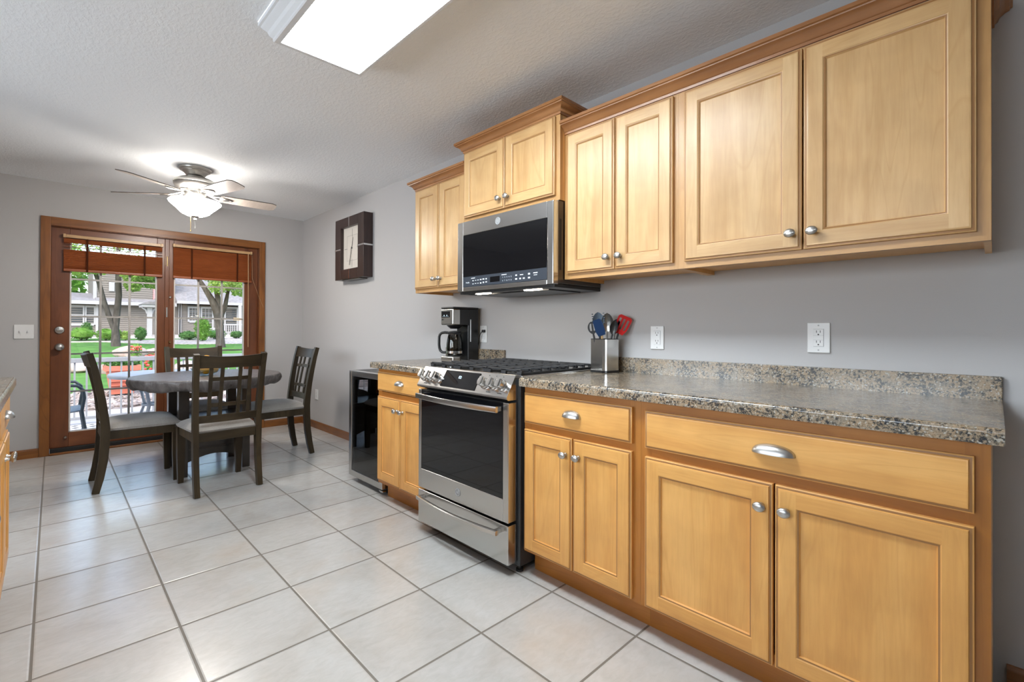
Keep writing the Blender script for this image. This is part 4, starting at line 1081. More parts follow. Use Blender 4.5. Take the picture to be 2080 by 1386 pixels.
# ------------------------------------------------------------------ dining chairs
def make_chair(label):
    t = thing('dining_chair', label, 'chair', group='dining chairs around the table')
    wx = .196
    for s_ in (-1, 1):
        bm = B()
        prof = [(-.262, .0), (-.240, .10), (-.222, .22), (-.214, .34), (-.212, .44), (-.218, .52), (-.232, .64), (-.252, .76), (-.276, .88), (-.298, .965)]
        pts = [(s_ * (wx + (.014 * max(0, z - .45) / .5)), y + .01, z + (.0005 if z == 0 else 0)) for y, z in prof]
        sweep_rect(bm, pts, [.034] * 10, [.040, .046, .050, .052, .052, .048, .043, .040, .037, .034]); part('rear_leg', bm, 'chair', t, True)
        bm = B(); sweep_rect(bm, [(s_ * .192, .205, .0005), (s_ * .192, .205, .20), (s_ * .192, .205, .415)], [.034, .046, .050], [.034, .046, .050]); part('front_leg', bm, 'chair', t, True)
    bm = B()
    for s_ in (-1, 1): box(bm, s_ * .196 - .011, s_ * .196 + .011, -.184, .180, .362, .418, .002)
    box(bm, -.168, .168, .194, .216, .362, .418, .002, 1); box(bm, -.178, .178, -.222, -.200, .362, .424, .002, 1); part('seat_frame', bm, ['chair', 'chair_x'], t, True)
    # cushion
    bm = B(); n = 14; G = []
    for i in range(n + 1):
        row = []
        for j in range(n + 1):
            u = -1 + 2 * i / n; v = -1 + 2 * j / n
            e = (1 - abs(u) ** 5) * (1 - abs(v) ** 5)
            hw = .212 + .010 * v
            row.append(bm.verts.new((u * hw * (1 - .02 * abs(v) ** 6), .012 + v * .226, .436 + .050 * e ** .55 * (1 - .25 * (u * u + v * v) / 2))))
        G.append(row)
    for i in range(n):
        for j in range(n): bm.faces.new((G[i][j], G[i + 1][j], G[i + 1][j + 1], G[i][j + 1]))
    edge = [G[i][0] for i in range(n + 1)] + [G[n][j] for j in range(1, n + 1)] + [G[i][n] for i in range(n - 1, -1, -1)] + [G[0][j] for j in range(n - 1, 0, -1)]
    low = [bm.verts.new((v.co.x * .975, .012 + (v.co.y - .012) * .975, .4195)) for v in edge]
    for i in range(len(edge)):
        j = (i + 1) % len(edge); bm.faces.new((edge[i], edge[j], low[j], low[i]))
    bm.faces.new(low); part('seat_cushion', bm, 'cushion', t, True, angle=60)
    # back: curved rails and slats
    def yb(z): 
        zs = [.44, .52, .64, .76, .88, .965]; ys = [-.212, -.218, -.232, -.252, -.276, -.298]
        for (a, b, c, d) in zip(zs, zs[1:], ys, ys[1:]):
            if z <= b: return c + (d - c) * (z - a) / (b - a) + .01
        return ys[-1] + .01
    def rail(z0, z1, bow, th, x=.190, dip=0.0):
        bm = B(); n = 12; rings = []
        for i in range(n + 1):
            u = -1 + 2 * i / n; dy = -bow * (1 - u * u)
            rings.append([bm.verts.new((u * x, yb(z0) + dy - th / 2, z0)), bm.verts.new((u * x, yb(z0) + dy + th / 2, z0)),
                          bm.verts.new((u * x, yb(z1) + dy + th / 2, z1 - dip * (1 - u * u))), bm.verts.new((u * x, yb(z1) + dy - th / 2, z1 - dip * (1 - u * u)))])
        for a, b in zip(rings, rings[1:]):
            for k in range(4): bm.faces.new((a[k], a[(k + 1) % 4], b[(k + 1) % 4], b[k]))
        bm.faces.new(rings[0][::-1]); bm.faces.new(rings[-1]); return bm
    part('crest_rail', rail(.868, .958, .030, .022, .194, .012), 'chair_x', t, True)
    part('lower_rail', rail(.490, .540, .018, .022, .182), 'chair_x', t, True)
    for z in (.790, .610): part('cross_bar', rail(z - .013, z + .013, .016, .012, .124), 'chair_x', t, True)
    for x in (-.122, -.056, .056, .122):
        bm = B(); u = x / .19; k = (1 - u * u)
        sweep_rect(bm, [(x, yb(z) - (.018 + .010 * (z - .53) / .34) * k, z) for z in (.538, .62, .70, .78, .87)], .022, .013); part('slat', bm, 'chair_x', t, True)
    return t
ch = make_chair('grey wood dining chair seen side-on at left of the table')
ch.location = (-4.503, -1.718, 0); ch.rotation_euler = (0, 0, 0)
for (lb, loc, rz) in (('grey wood dining chair nearest camera with its back towards us', (-3.992, -1.304, 0), radians(92.5)),
                      ('grey wood dining chair at right by wall, slatted back to corner', (-4.562, -.730, 0), radians(181)),
                      ('grey wood dining chair behind the table in front of patio door', (-4.985, -1.225, 0), radians(-90))):
    c = copy_tree(ch); c.location = loc; c.rotation_euler = (0, 0, rz); c['label'] = lb

# ------------------------------------------------------------------ utensil crock
UX, UY = -1.440, -.105
ca = math.atan2(-.825, .565)
def crock_ring(bm, r, z, seg=3):
    vs = []
    for k in range(4):
        a = ca + k * pi / 2
        for d in (-.16, -.05, .05, .16): vs.append(bm.verts.new((UX + r * cos(a + d) * (1 - .05 * (abs(d) < .1)) , UY + r * sin(a + d) * (1 - .05 * (abs(d) < .1)), z)))
    return vs
def loft(bm, rings, mi=0, cap0=True, cap1=True):
    fs = []
    for a, b in zip(rings, rings[1:]):
        n = len(a)
        for i in range(n): fs.append(bm.faces.new((a[i], a[(i + 1) % n], b[(i + 1) % n], b[i])))
    if cap0: fs.append(bm.faces.new(rings[0][::-1]))
    if cap1: fs.append(bm.faces.new(rings[-1]))
    _mi(fs, mi)
cr = thing('utensil_crock', 'square brushed steel utensil crock beside the gas range', 'utensil holder', (UX, UY, ZT))
bm = B(); loft(bm, [crock_ring(bm, r, ZT + z) for r, z in ((.0745, .0005), (.0745, .008), (.073, .012))]); part('base', bm, 'blackplastic', cr)
bm = B(); loft(bm, [crock_ring(bm, r, ZT + z) for r, z in ((.072, .012), (.072, .172), (.069, .172), (.069, .03))]); part('body', bm, 'steel_z', cr)
bm = B(); loft(bm, [crock_ring(bm, r, ZT + z) for r, z in ((.0725, .1722), (.0725, .1755), (.0685, .1755), (.0685, .1722))], 0, False, False); part('rim', bm, 'blackplastic', cr)
rt = Vector((.697, .717, 0)); fw_ = Vector((-.565, .825, 0))    # across and away, as seen from the room
def upt(a, z, d=0.0): return Vector((UX, UY, ZT)) + rt * a + fw_ * d + Vector((0, 0, z))
def utensil(name, label, base, top, hr, hmat, headbm, headmat, headname):
    t = thing(name, label, 'utensil', tuple(base), group='utensils in the steel crock')
    bm = B(); tube(bm, [base, base.lerp(top, .5), top], [hr, hr * 1.05, hr * .8], 8, 0, .6, upv=tuple(fw_)); part('handle', bm, hmat, t)
    part(headname, headbm, headmat, t); return t
def plate_head(c, axis, w, h, th, taper=1.0, slots=0, bend=0.0, rnd=.25):
    """flat head growing from point c along axis (in the across/up plane)"""
    ax = axis.normalized(); sd = ax.cross(fw_).normalized(); bm = B()
    outline = []; n = 6
    def P2(u, v): return c + ax * (v * h) + sd * (u * w / 2 * (1 + (taper - 1) * v)) - fw_ * (bend * v * v)
    n = 12
    strips = [(-1, 1)]
    if slots:
        e = 1.0 / (slots * 2 + 1) * 2; strips = [(-1 + 2 * i * e, -1 + (2 * i + 1) * e) for i in range(slots + 1)]
    def k_(v):
        if rnd >= 1: return max(.12, sin(pi * (v * .94 + .03)) ** .55)
        return min(1 - rnd * max(0, .30 - v) / .30, 1 - .30 * (max(0, v - .88) / .12) ** 2)
    def slab(u0, u1, v0, v1):
        q = [P2(u0 * k_(v0), v0), P2(u1 * k_(v0), v0), P2(u1 * k_(v1), v1), P2(u0 * k_(v1), v1)]
        a = [bm.verts.new(p - fw_ * th / 2) for p in q]; b = [bm.verts.new(p + fw_ * th / 2) for p in q]
        bm.faces.new(a[::-1]); bm.faces.new(b)
        for i in range(4): bm.faces.new((a[i], a[(i + 1) % 4], b[(i + 1) % 4], b[i]))
    vs = [i / n for i in range(n + 1)]
    for v0, v1 in zip(vs, vs[1:]):
        if slots and .22 < (v0 + v1) / 2 < .84:
            for u0, u1 in strips: slab(u0, u1, v0, v1)
        else: slab(-1, 1, v0, v1)
    return bm
def spoon_head(c, axis, w, h, depth, tilt=None, holes=False):
    ax = axis.normalized(); sd = ax.cross(fw_).normalized(); bm = B(); G = []; nu, nv = 12, 14
    for layer in (0, .0022):
        g = []
        for j in range(nv + 1):
            v = j / nv; ww = (sin(pi * min(1, v * .985 + .015)) ** .6) * w / 2; row = []
            for i in range(nu + 1):
                u = -1 + 2 * i / nu
                dd = depth * (1 - u * u) * sin(pi * v)
                row.append(bm.verts.new(c + ax * (v * h) + sd * (u * ww) + fw_ * (dd + layer)))
            g.append(row)
        G.append(g)
    for g in G:
        for j in range(nv):
            for i in range(nu): 
                bm.faces.new((g[j][i], g[j][i + 1], g[j + 1][i + 1], g[j + 1][i]))
    for j in range(nv):
        for i in (0, nu): bm.faces.new((G[0][j][i], G[0][j + 1][i], G[1][j + 1][i], G[1][j][i]))
    for i in range(nu):
        for j in (0, nv): bm.faces.new((G[0][j][i], G[0][j][i + 1], G[1][j][i + 1], G[1][j][i]))
    return bm
def ut(name, label, a0, d0, a1, z1, d1, hr, hmat, head, headmat, headname):
    b0 = upt(a0, .035, d0); b1 = upt(a1, z1, d1); ax = (b1 - b0)
    utensil(name, label, b0, b1, hr, hmat, head(b1 - ax.normalized() * .004, ax), headmat, headname)
ut('slotted_spoon', 'charcoal slotted spoon leaning left out of the crock', -.025, -.012, -.060, .205, -.020, .006, 'greynylon', lambda c, a: plate_head(c, Vector((-.10, -.10, 1)), .050, .064, .004, 1.0, 2, 0, 1.0), 'greynylon', 'head')
ut('silicone_spatula', 'navy blue spatula with bamboo handle at crock front', -.004, -.022, -.014, .196, -.045, .007, 'bamboo', lambda c, a: plate_head(c, Vector((-.25, -.25, 1)), .052, .088, .008, .85, 0, .0, .3), 'blue', 'blade')
def fork_head(c, a):
    bm = spoon_head(c, a, .060, .085, .020)
    ax = a.normalized(); sd = ax.cross(fw_).normalized()
    for k in range(5):
        for s_ in (-1, 1):
            p = c + ax * (.028 + k * .012) + sd * (s_ * .027); tube(bm, [p, p + sd * s_ * .006 - fw_ * .016], [.0032, .0018], 6)
    return bm
ut('pasta_fork', 'blue grey toothed pasta fork, tallest in the crock', -.012, .012, -.030, .235, .010, .006, 'greynylon', fork_head, 'bluegrey', 'head')
ut('ladle', 'shiny steel serving spoon at the centre of the crock', .010, .004, .012, .215, -.004, .006, 'greyhandle', lambda c, a: spoon_head(c, a, .064, .100, .022), 'nickel', 'bowl')
ut('serving_spoon', 'black spoon leaning right between steel spoon and blue spoon', .004, -.010, .040, .200, -.022, .006, 'greynylon', lambda c, a: spoon_head(c, a, .040, .080, .014), 'greynylon', 'bowl')
ut('mixing_spoon', 'blue mixing spoon just left of the red turner', .018, .010, .052, .205, .006, .006, 'greyhandle', lambda c, a: spoon_head(c, a, .050, .080, .016), 'blue', 'bowl')
ut('slotted_turner', 'red slotted turner leaning right out of the crock', .020, -.004, .072, .206, -.006, .006, 'greynylon', lambda c, a: plate_head(c, Vector((.32, .33, 1)), .066, .100, .005, 1.15, 3, .012, .3), 'red', 'blade')

# ------------------------------------------------------------------ coffee maker
KX0, KX1, KY0, KY1 = -2.690, -2.550, -.254, -.028
cm = thing('coffee_maker', 'black and steel drip coffee maker on the short counter', 'coffee maker', ((KX0 + KX1) / 2, (KY0 + KY1) / 2, ZT))
z = ZT
bm = B(); box(bm, KX0 + .004, KX1, KY0 + .132, KY1, z + .001, z + .365, .010, 0, 3); box(bm, KX0 + .006, KX1, KY0 + .004, KY0 + .140, z + .250, z + .362, .006); part('housing', bm, 'blackplastic', cm)
bm = B(); box(bm, KX0, KX1 + .001, KY0 - .001, KY1 - .002, z + .363, z + .374, .004); part('lid', bm, 'blackplastic', cm)
bm = B(); box(bm, KX0, KX1 + .0015, KY0 - .003, KY0 + .062, z + .250, z + .362, .010, 0, 3); fp = part('front_panel', bm, 'steel', cm)
bm = B(); box(bm, KX0 + .012, KX0 + .105, KY0 - .0045, KY0 - .0025, z + .302, z + .343); ds = part('display', bm, 'blackglass', fp)
bm = B()
for k in range(5): box(bm, KX0 + .026 + k * .015, KX0 + .031 + k * .015, KY0 - .0052, KY0 - .0045, z + .309, z + .3105 + .009 * (k % 2))
part('readout', bm, 'digit', ds)
bm = B(); box(bm, KX0 + .014, KX0 + .034, KY0 - .0045, KY0 - .0025, z + .283, z + .291, .001); part('button', bm, 'blackplastic', fp)
bm = B(); box(bm, KX0, KX1 + .0015, KY0 - .002, KY0 + .062, z + .001, z + .036, .008, 0, 3); part('base', bm, 'steel', cm)
bm = B(); lathe(bm, [(0, z + .037), (.058, z + .037), (.058, z + .041), (0, z + .041)], (-2.620, KY0 + .066, 0), 28); part('hot_plate', bm, 'blackmetal', cm)
bm = B(); lathe(bm, [(0, z + .225), (.030, z + .225), (.058, z + .249), (0, z + .249)], (-2.620, KY0 + .066, 0), 24); part('filter_basket', bm, 'blackplastic', cm)
bm = B(); box(bm, KX1 + .0002, KX1 + .003, KY0 + .146, KY0 + .154, z + .135, z + .290, .001); part('water_gauge', bm, 'label', cm, label='pale water level strip')
bm = B(); box(bm, -2.520, -2.500, -.030, -.009, 1.117, 1.136, .003); tube(bm, [(-2.515, -.028, 1.125), (-2.535, -.03, 1.10), (-2.56, -.024, 1.03), (-2.60, -.03, .97)], .003, 6); part('power_cord', bm, 'blackplastic', cm)
cf = thing('coffee_carafe', 'glass coffee carafe with black handle in the coffee maker', 'carafe', (-2.620, KY0 + .066, z + .042))
cxx, cyy = -2.620, KY0 + .066
bm = B(); lathe(bm, [(0, z + .042), (.046, z + .042), (.053, z + .048), (.057, z + .072), (.0565, z + .120), (.049, z + .168), (.044, z + .185), (.042, z + .185), (.047, z + .166), (.0545, z + .120), (.055, z + .072), (.051, z + .050), (0, z + .046)], (cxx, cyy, 0), 32); part('jug', bm, 'carafe', cf)
bm = B(); lathe(bm, [(0, z + .186), (.047, z + .186), (.049, z + .196), (.042, z + .206), (0, z + .212)], (cxx, cyy, 0), 28); part('lid', bm, 'blackplastic', cf)
bm = B(); lathe(bm, [(.0575, z + .056), (.0595, z + .056), (.0595, z + .072), (.0575, z + .072), (.0575, z + .056)], (cxx, cyy, 0), 28, cap=False); part('band', bm, 'chrome', cf)
hd = Vector((-.82, -.57, 0)); hc = Vector((cxx, cyy, 0)); hp = []
for (d_, h_) in ((.044, .197), (.070, .199), (.092, .196), (.106, .186), (.112, .170), (.113, .145), (.113, .115), (.110, .090), (.103, .072), (.090, .062), (.074, .060), (.058, .062)): hp.append(hc + hd * d_ + Vector((0, 0, z + h_)))
bm = B(); tube(bm, hp, .0115, 12, 0, .8); part('handle', bm, 'blackplastic', cf)

# ================================================================== outdoors
def struct_box(name, mat, *a): 
    bm = B(); box(bm, *a); return struct(name, bm, mat)
struct_box('patio_slab', 'concrete', -9.75, -L - .13, -6.0, 5.0, -.30, -.15)
struct_box('garden_path', 'concrete', -24.0, -9.76, 1.15, 8.0, -.34, -.13)
# lawn that rises gently towards the house
bm = B(); xs = [-9.76, -12.5, -16, -20, -25, -30, -36, -60]; zs = [-.165, -.16, -.10, .05, .30, .56, .70, .9]
ra = [bm.verts.new((x, -40, zz)) for x, zz in zip(xs, zs)]; rb = [bm.verts.new((x, 40, zz)) for x, zz in zip(xs, zs)]
ra2 = [bm.verts.new((x, -40, -1)) for x in xs]; rb2 = [bm.verts.new((x, 40, -1)) for x in xs]
for i in range(len(xs) - 1):
    bm.faces.new((ra[i], ra[i + 1], rb[i + 1], rb[i])); bm.faces.new((ra2[i], rb2[i], rb2[i + 1], ra2[i + 1]))
    bm.faces.new((ra[i], ra2[i], ra2[i + 1], ra[i + 1])); bm.faces.new((rb[i], rb[i + 1], rb2[i + 1], rb2[i]))
bm.faces.new((ra[0], rb[0], rb2[0], ra2[0])); bm.faces.new((ra[-1], ra2[-1], rb2[-1], rb[-1]))
struct('lawn', bm, 'grass')
def gz(x):
    for (a, b, c, d) in zip(xs, xs[1:], zs, zs[1:]):
        if b <= x <= a: return c + (d - c) * (x - a) / (b - a)
    return zs[-1]
# river stones beyond the patio
bm = B(); box(bm, -12.55, -9.77, -6.0, 1.10, -.30, -.148)
for i in range(900):
    x = random.uniform(-12.5, -9.85); y = random.uniform(-2.9, 1.0); r = random.uniform(.025, .06)
    rock(bm, (x, y, -.148 + r * .3), r, random.uniform(.8, 1.4), random.uniform(.8, 1.4), .7, .15, 1)
o = solo('gravel_bed', bm, 'river', 'bed of pale river stones beyond the patio railing', 'gravel', None, 'stuff')
def bed(name, pts, x0, label):
    bm = B(); A = [bm.verts.new((x, y, gz(x) + .02)) for x, y in pts]; C = [bm.verts.new((x, y, gz(x) - .25)) for x, y in pts]
    bm.faces.new(A); n = len(pts)
    for i in range(n): bm.faces.new((A[i], A[(i + 1) % n], C[(i + 1) % n], C[i]))
    bm.faces.new(C[::-1]); return solo(name, bm, 'bed', label, 'gravel', None, 'stuff')
bed('stone_mulch', [(-28.6, -8), (-28.3, -.4), (-27.0, 1.0), (-26.3, 2.6), (-26.0, 8), (-26.2, 12), (-30, 12), (-36, 12), (-36, -8), (-30, -8)], 0, 'grey stone mulch bed along the foot of the neighbouring house')
# boulders
for (x, y, r, sx, sy, sz, lb) in ((-17.2, -1.62, .30, 1, 1.2, .62, 'pale boulder on lawn at far left of the glass door'),
                                  (-16.6, -1.10, .24, 1, 1.3, .6, 'low pale boulder behind the left dining chair'),
                                  (-16.9, -.62, .20, 1, 1.1, .7, 'small pale boulder just left of the planter'),
                                  (-21.0, -.16, .30, 1, 1.45, .95, 'large pink boulder behind red flowers on the lawn'),
                                  (-21.9, .72, .22, 1, 1.9, .7, 'long low boulder right of the large pink boulder'),
                                  (-15.6, .55, .30, 1, 1.0, .8, 'pale boulder right of the terracotta planter')):
    bm = B(); rock(bm, (x, y, gz(x) + r * sz * .55), r, sx, sy, sz, .12, 3); solo('boulder', bm, 'boulder', lb, 'rock', 'garden boulders', None, None, 60)
# leaves
def leaves(bm, c, rx, ry, rz, n, size, mi=0, shell=.55):
    for _ in range(n):
        while True:
            p = Vector((random.uniform(-1, 1), random.uniform(-1, 1), random.uniform(-1, 1)))
            if shell < p.length <= 1: break
        q = Vector((c[0] + p.x * rx, c[1] + p.y * ry, c[2] + p.z * rz)); s = size * random.uniform(.6, 1.4)
        a = Vector((random.uniform(-1, 1), random.uniform(-1, 1), random.uniform(-.6, .6))).normalized(); b = a.cross(Vector((random.uniform(-1, 1), random.uniform(-1, 1), random.uniform(-1, 1)))).normalized()
        v = [bm.verts.new(q + a * s), bm.verts.new(q + b * s * .45), bm.verts.new(q - a * s), bm.verts.new(q - b * s * .45)]
        bm.faces.new(v).material_index = mi
def shrub(x, y, h, w, mat, lb, n=500, size=.05):
    z0 = gz(x) + .01
    t = thing('shrub', lb, 'shrub', (x, y, z0), group='shrubs by the neighbouring house')
    bm = B()
    for k in range(5):
        a = k * 2 * pi / 5; tube(bm, [(x, y, z0), (x + .1 * w * cos(a), y + .1 * w * sin(a), z0 + h * .3), (x + .28 * w * cos(a), y + .28 * w * sin(a), z0 + h * .65)], [.03, .02, .01], 5)
    part('stems', bm, 'bark', t)
    bm = B(); rock(bm, (x, y, z0 + h * .5), 1.0, w * .42, w * .42, h * .42, .12, 2); leaves(bm, (x, y, z0 + h * .52), w * .52, w * .52, h * .50, n, size)
    part('foliage', bm, mat, t)
shrub(-29.6, -1.15, .62, 1.0, 'leafmid', 'spreading green shrub below left house windows, furthest left')
shrub(-29.9, -.95, .85, .45, 'leafdark', 'upright dark shrub against the left house windows')
shrub(-29.4, -.28, .55, .80, 'leafmid', 'low green shrub in front of the twin trunk tree')
shrub(-29.3, .08, .52, .50, 'leafmid', 'low green shrub touching left side of twin tree trunk')
shrub(-29.2, .42, .45, .36, 'leaf', 'small yellow green shrub right of the twin tree trunk')
shrub(-28.9, .96, .65, .50, 'leafdark', 'reddish green bush left of the white porch post', 400)
shrub(-28.2, 3.40, 1.20, .75, 'leafmid', 'tall bright leafy bush by right house windows', 700, .07)
shrub(-29.2, 3.0, .45, .9, 'leafdark', 'low dark shrub left below the tall bright bush')
shrub(-29.6, 4.30, .50, .95, 'leafdark', 'low dark shrub between tall bush and big tree trunk')
shrub(-29.9, 5.35, .42, .60, 'leafdark', 'low dark shrub under the porch railing, left one')
shrub(-30.2, 6.05, .42, .62, 'leafdark', 'low dark shrub under the porch railing, right one')
# trees
def tree(lb, branches, crowns, leaf, size=.11):
    b0 = branches[0][0][0]; t = thing('tree', lb, 'tree', tuple(b0), group='trees in front of the neighbouring house')
    bm = B()
    for pts, rad in branches: tube(bm, pts, rad, 12)
    part('trunk', bm, 'bark', t, angle=60)
    bm = B()
    for (c, rx, ry, rz, n) in crowns: leaves(bm, c, rx, ry, rz, n, size, 0, .2)
    part('foliage', bm, leaf, t)
z0 = gz(-26) - .05
tree('grey twin trunk tree standing before the left house',
     [([(-26, -.18, z0), (-26, -.20, 1.15), (-26, -.16, 1.7), (-26, -.10, 2.5), (-26, -.12, 3.3), (-26.2, -.1, 4.5), (-26.4, -.1, 6.0)], [.17, .125, .12, .11, .10, .08, .05]),
      ([(-26, -.22, 1.0), (-26, -.42, 1.65), (-26, -.58, 2.25), (-26, -.74, 3.0), (-26.1, -.95, 3.8), (-26.3, -1.3, 5.2)], [.10, .095, .09, .08, .07, .04])],
     [((-25.8, -1.35, 3.70), 1.0, .60, .50, 900), ((-25.0, .45, 3.42), .9, .62, .42, 1300), ((-25.2, .30, 2.98), .5, .32, .34, 420), ((-25.4, 1.15, 3.6), 1.0, .60, .5, 900), ((-26, -.4, 5.2), 2.4, 1.9, 1.1, 1500), ((-25.2, .92, 3.02), .5, .42, .20, 300), ((-25.4, -.75, 3.55), .6, .5, .25, 260)], 'leaf', .075)
z0 = gz(-24.5) - .05
tree('dark forked tree standing before the right house',
     [([(-24.5, 3.36, z0), (-24.5, 3.34, .75), (-24.5, 3.30, 1.4), (-24.5, 3.22, 1.95), (-24.5, 2.98, 2.45), (-24.5, 2.70, 2.95), (-24.7, 2.35, 3.6), (-25, 1.9, 4.6)], [.21, .165, .17, .20, .13, .10, .08, .05]),
      ([(-24.5, 3.28, 1.6), (-24.5, 3.30, 2.1), (-24.5, 3.20, 2.7), (-24.6, 3.1, 3.6), (-24.7, 2.9, 5)], [.15, .13, .10, .08, .05]),
      ([(-24.5, 3.36, 1.7), (-24.5, 3.52, 2.1), (-24.5, 3.62, 2.7), (-24.6, 3.8, 3.6), (-24.7, 4.2, 5)], [.12, .10, .07, .06, .04])],
     [((-24.0, 3.15, 2.98), .6, .42, .34, 480), ((-23.9, 4.05, 3.02), .8, .58, .46, 900), ((-24.2, 3.6, 3.5), 1.0, 1.1, .5, 900), ((-24.6, 2.9, 3.85), 1.0, .7, .35, 450), ((-24.6, 3.6, 5.0), 1.8, 1.7, 1.0, 1100)], 'leaf', .075)
bm = B()
t = thing('tree', 'distant bushy green tree rising behind the left house roof', 'tree', (-50, -2.9, .75), group='trees in front of the neighbouring house')
tube(bm, [(-50, -2.9, .7), (-50, -2.9, 4.6)], [.3, .2], 10); part('trunk', bm, 'bark', t)
bm = B(); leaves(bm, (-50, -3.0, 5.4), 3.0, 3.4, 2.9, 2200, .26, 0, .2); part('foliage', bm, 'leafmid', t)

# neighbouring house
hs = thing('house', 'grey sided neighbouring house with white trim across the lawn', 'house', (-37, 3.0, .6))
XH = -36.0
bm = B(); box(bm, -44, XH - .03, -6.0, 12.0, .55, 2.60); box(bm, -44, XH - .63, -.30, 3.46, 2.60, 5.2)
def laps(x, y0, y1, z0, z1, n):
    pts = [(x - .03, z0)]
    for k in range(n):
        za, zb_ = z0 + (z1 - z0) * k / n, z0 + (z1 - z0) * (k + 1) / n; pts += [(x + .022, za), (x - .004, zb_)]
    pts.append((x - .03, z1)); A = [bm.verts.new((p[0], y0, p[1])) for p in pts]; C = [bm.verts.new((p[0], y1, p[1])) for p in pts]
    for a in range(len(pts) - 1): bm.faces.new((A[a], A[a + 1], C[a + 1], C[a]))
laps(XH, -6.0, 12.0, .55, 2.60, 17); laps(XH - .6, -.30, 3.46, 2.60, 5.2, 20)
part('wall', bm, 'siding', hs, angle=10)
bm = B(); A = [(XH + .45, 2.60), (XH + .45, 2.68), (XH - 4.0, 3.32), (XH - 4.0, 2.60)]
prism(bm, A, 'Y', -6.3, -.31); prism(bm, [(XH + .45, 2.60), (XH + .45, 2.68), (XH - .58, 2.90), (XH - .58, 2.60)], 'Y', -.31, 3.45)
part('roof', bm, 'shingle', hs)
bm = B(); prism(bm, [(XH + .55, 2.77), (XH + .55, 2.84), (XH - 4.5, 4.75), (XH - 4.5, 2.77)], 'Y', 3.47, 12.3); part('roof', bm, 'shingle', hs)
bm = B(); box(bm, XH + .45, XH + .50, -6.3, 3.46, 2.46, 2.66); box(bm, XH + .01, XH + .45, -6.3, 3.46, 2.50, 2.54)
box(bm, XH + .55, XH + .60, 3.46, 12.3, 2.66, 2.84); box(bm, XH + .01, XH + .55, 3.46, 12.3, 2.70, 2.74); box(bm, XH - .62, XH - .55, -.40, -.24, 2.66, 5.1)
part('fascia', bm, 'extwhite', hs)
bm = B()
for y in (3.66, 3.70): box(bm, XH, XH + .12, y - .04, y + .06, .60, 2.70)
box(bm, XH, XH + .10, -.31, -.20, .6, 2.46); part('corner_board', bm, 'extwhite', hs)
def house_win(y0, y1, z0, z1, split, grid=False):
    fr = .09; bm = B()
    for (a, b, c, d) in ((y0 - fr, y0, z0 - fr, z1 + fr), (y1, y1 + fr, z0 - fr, z1 + fr), (y0, y1, z0 - fr * 1.5, z0), (y0, y1, z1, z1 + fr)): box(bm, XH, XH + .07, a, b, c, d)
    if split: box(bm, XH + .005, XH + .06, y0, y1, (z0 + z1) / 2 - .03, (z0 + z1) / 2 + .03)
    if grid:
        for k in (1, 2): box(bm, XH + .01, XH + .03, y0 + (y1 - y0) * k / 3 - .010, y0 + (y1 - y0) * k / 3 + .010, z0, z1)
        for k in (1, 3): box(bm, XH + .01, XH + .03, y0, y1, z0 + (z1 - z0) * k / 4 - .010, z0 + (z1 - z0) * k / 4 + .010)
    w = part('window', bm, 'extwhite', hs); bm = B(); box(bm, XH + .002, XH + .012, y0, y1, z0, z1); part('pane', bm, 'extglass', w)
house_win(-1.42, -.86, 1.38, 2.30, True); house_win(-.70, -.39, 1.38, 2.30, True)
house_win(4.20, 4.68, 1.62, 2.42, False, True); house_win(4.90, 5.46, 1.18, 2.42, True, True); house_win(6.25, 6.90, .9, 2.46, True, False)
bm = B(); box(bm, XH - .6, XH - .53, .30, .55, 3.30, 3.90); part('gable_vent', bm, 'extwhite', hs)
bm = B(); box(bm, XH, XH + .08, 4.75, 5.62, .95, 1.16); part('sill_panel', bm, 'extwhite', hs)
# porch pieces
t = thing('porch_post', 'white bracketed porch post with small roof beside flagpole', 'post', (-33.5, 1.86, gz(-33.5)))
bm = B(); box(bm, -33.6, -33.4, 1.75, 1.98, gz(-33.5), 2.30, .01); part('post', bm, 'extwhite', t)
bm = B()
for s_ in (-1, 1): tube(bm, [(-33.5, 1.865 + s_ * .11, 1.95), (-33.5, 1.865 + s_ * .16, 2.15), (-33.5, 1.865 + s_ * .34, 2.29)], .05, 8)
part('bracket', bm, 'extwhite', t)
bm = B(); box(bm, -34.6, -33.2, 1.50, 2.30, 2.31, 2.46, .01); part('beam', bm, 'extwhite', t)
bm = B(); prism(bm, [(1.45, 2.462), (2.35, 2.462), (2.20, 2.62), (1.72, 2.62)], 'X', -34.6, -33.15); part('porch_roof', bm, 'shingle', t)
t = thing('porch_railing', 'white baluster porch railing at right of the house', 'railing', (-35.2, 6.6, .62))
bm = B(); box(bm, -35.25, -35.17, 5.95, 7.6, 1.34, 1.42); part('top_rail', bm, 'extwhite', t)
bm = B(); box(bm, -35.25, -35.17, 5.95, 7.6, .70, .76); part('bottom_rail', bm, 'extwhite', t)
for k in range(14):
    bm = B(); y = 6.0 + k * .12; box(bm, -35.23, -35.19, y - .02, y + .02, .762, 1.338); part('baluster', bm, 'extwhite', t)
bm = B(); box(bm, -35.3, -35.12, 6.82, 6.99, .62, 2.69, .01); solo('porch_post', bm, 'extwhite', 'plain white porch post standing in the white railing', 'post')
bm = B(); box(bm, -35.16, -35.11, 6.50, 6.86, 1.66, 1.82, .01); lathe(bm, [(0, 0), (.07, 0), (.07, .03), (0, .03)], (-35.14, 6.93, 1.74), 12, 'X')
solo('porch_sign', bm, 'bamboo', 'small yellow plaque by the porch post', 'sign')
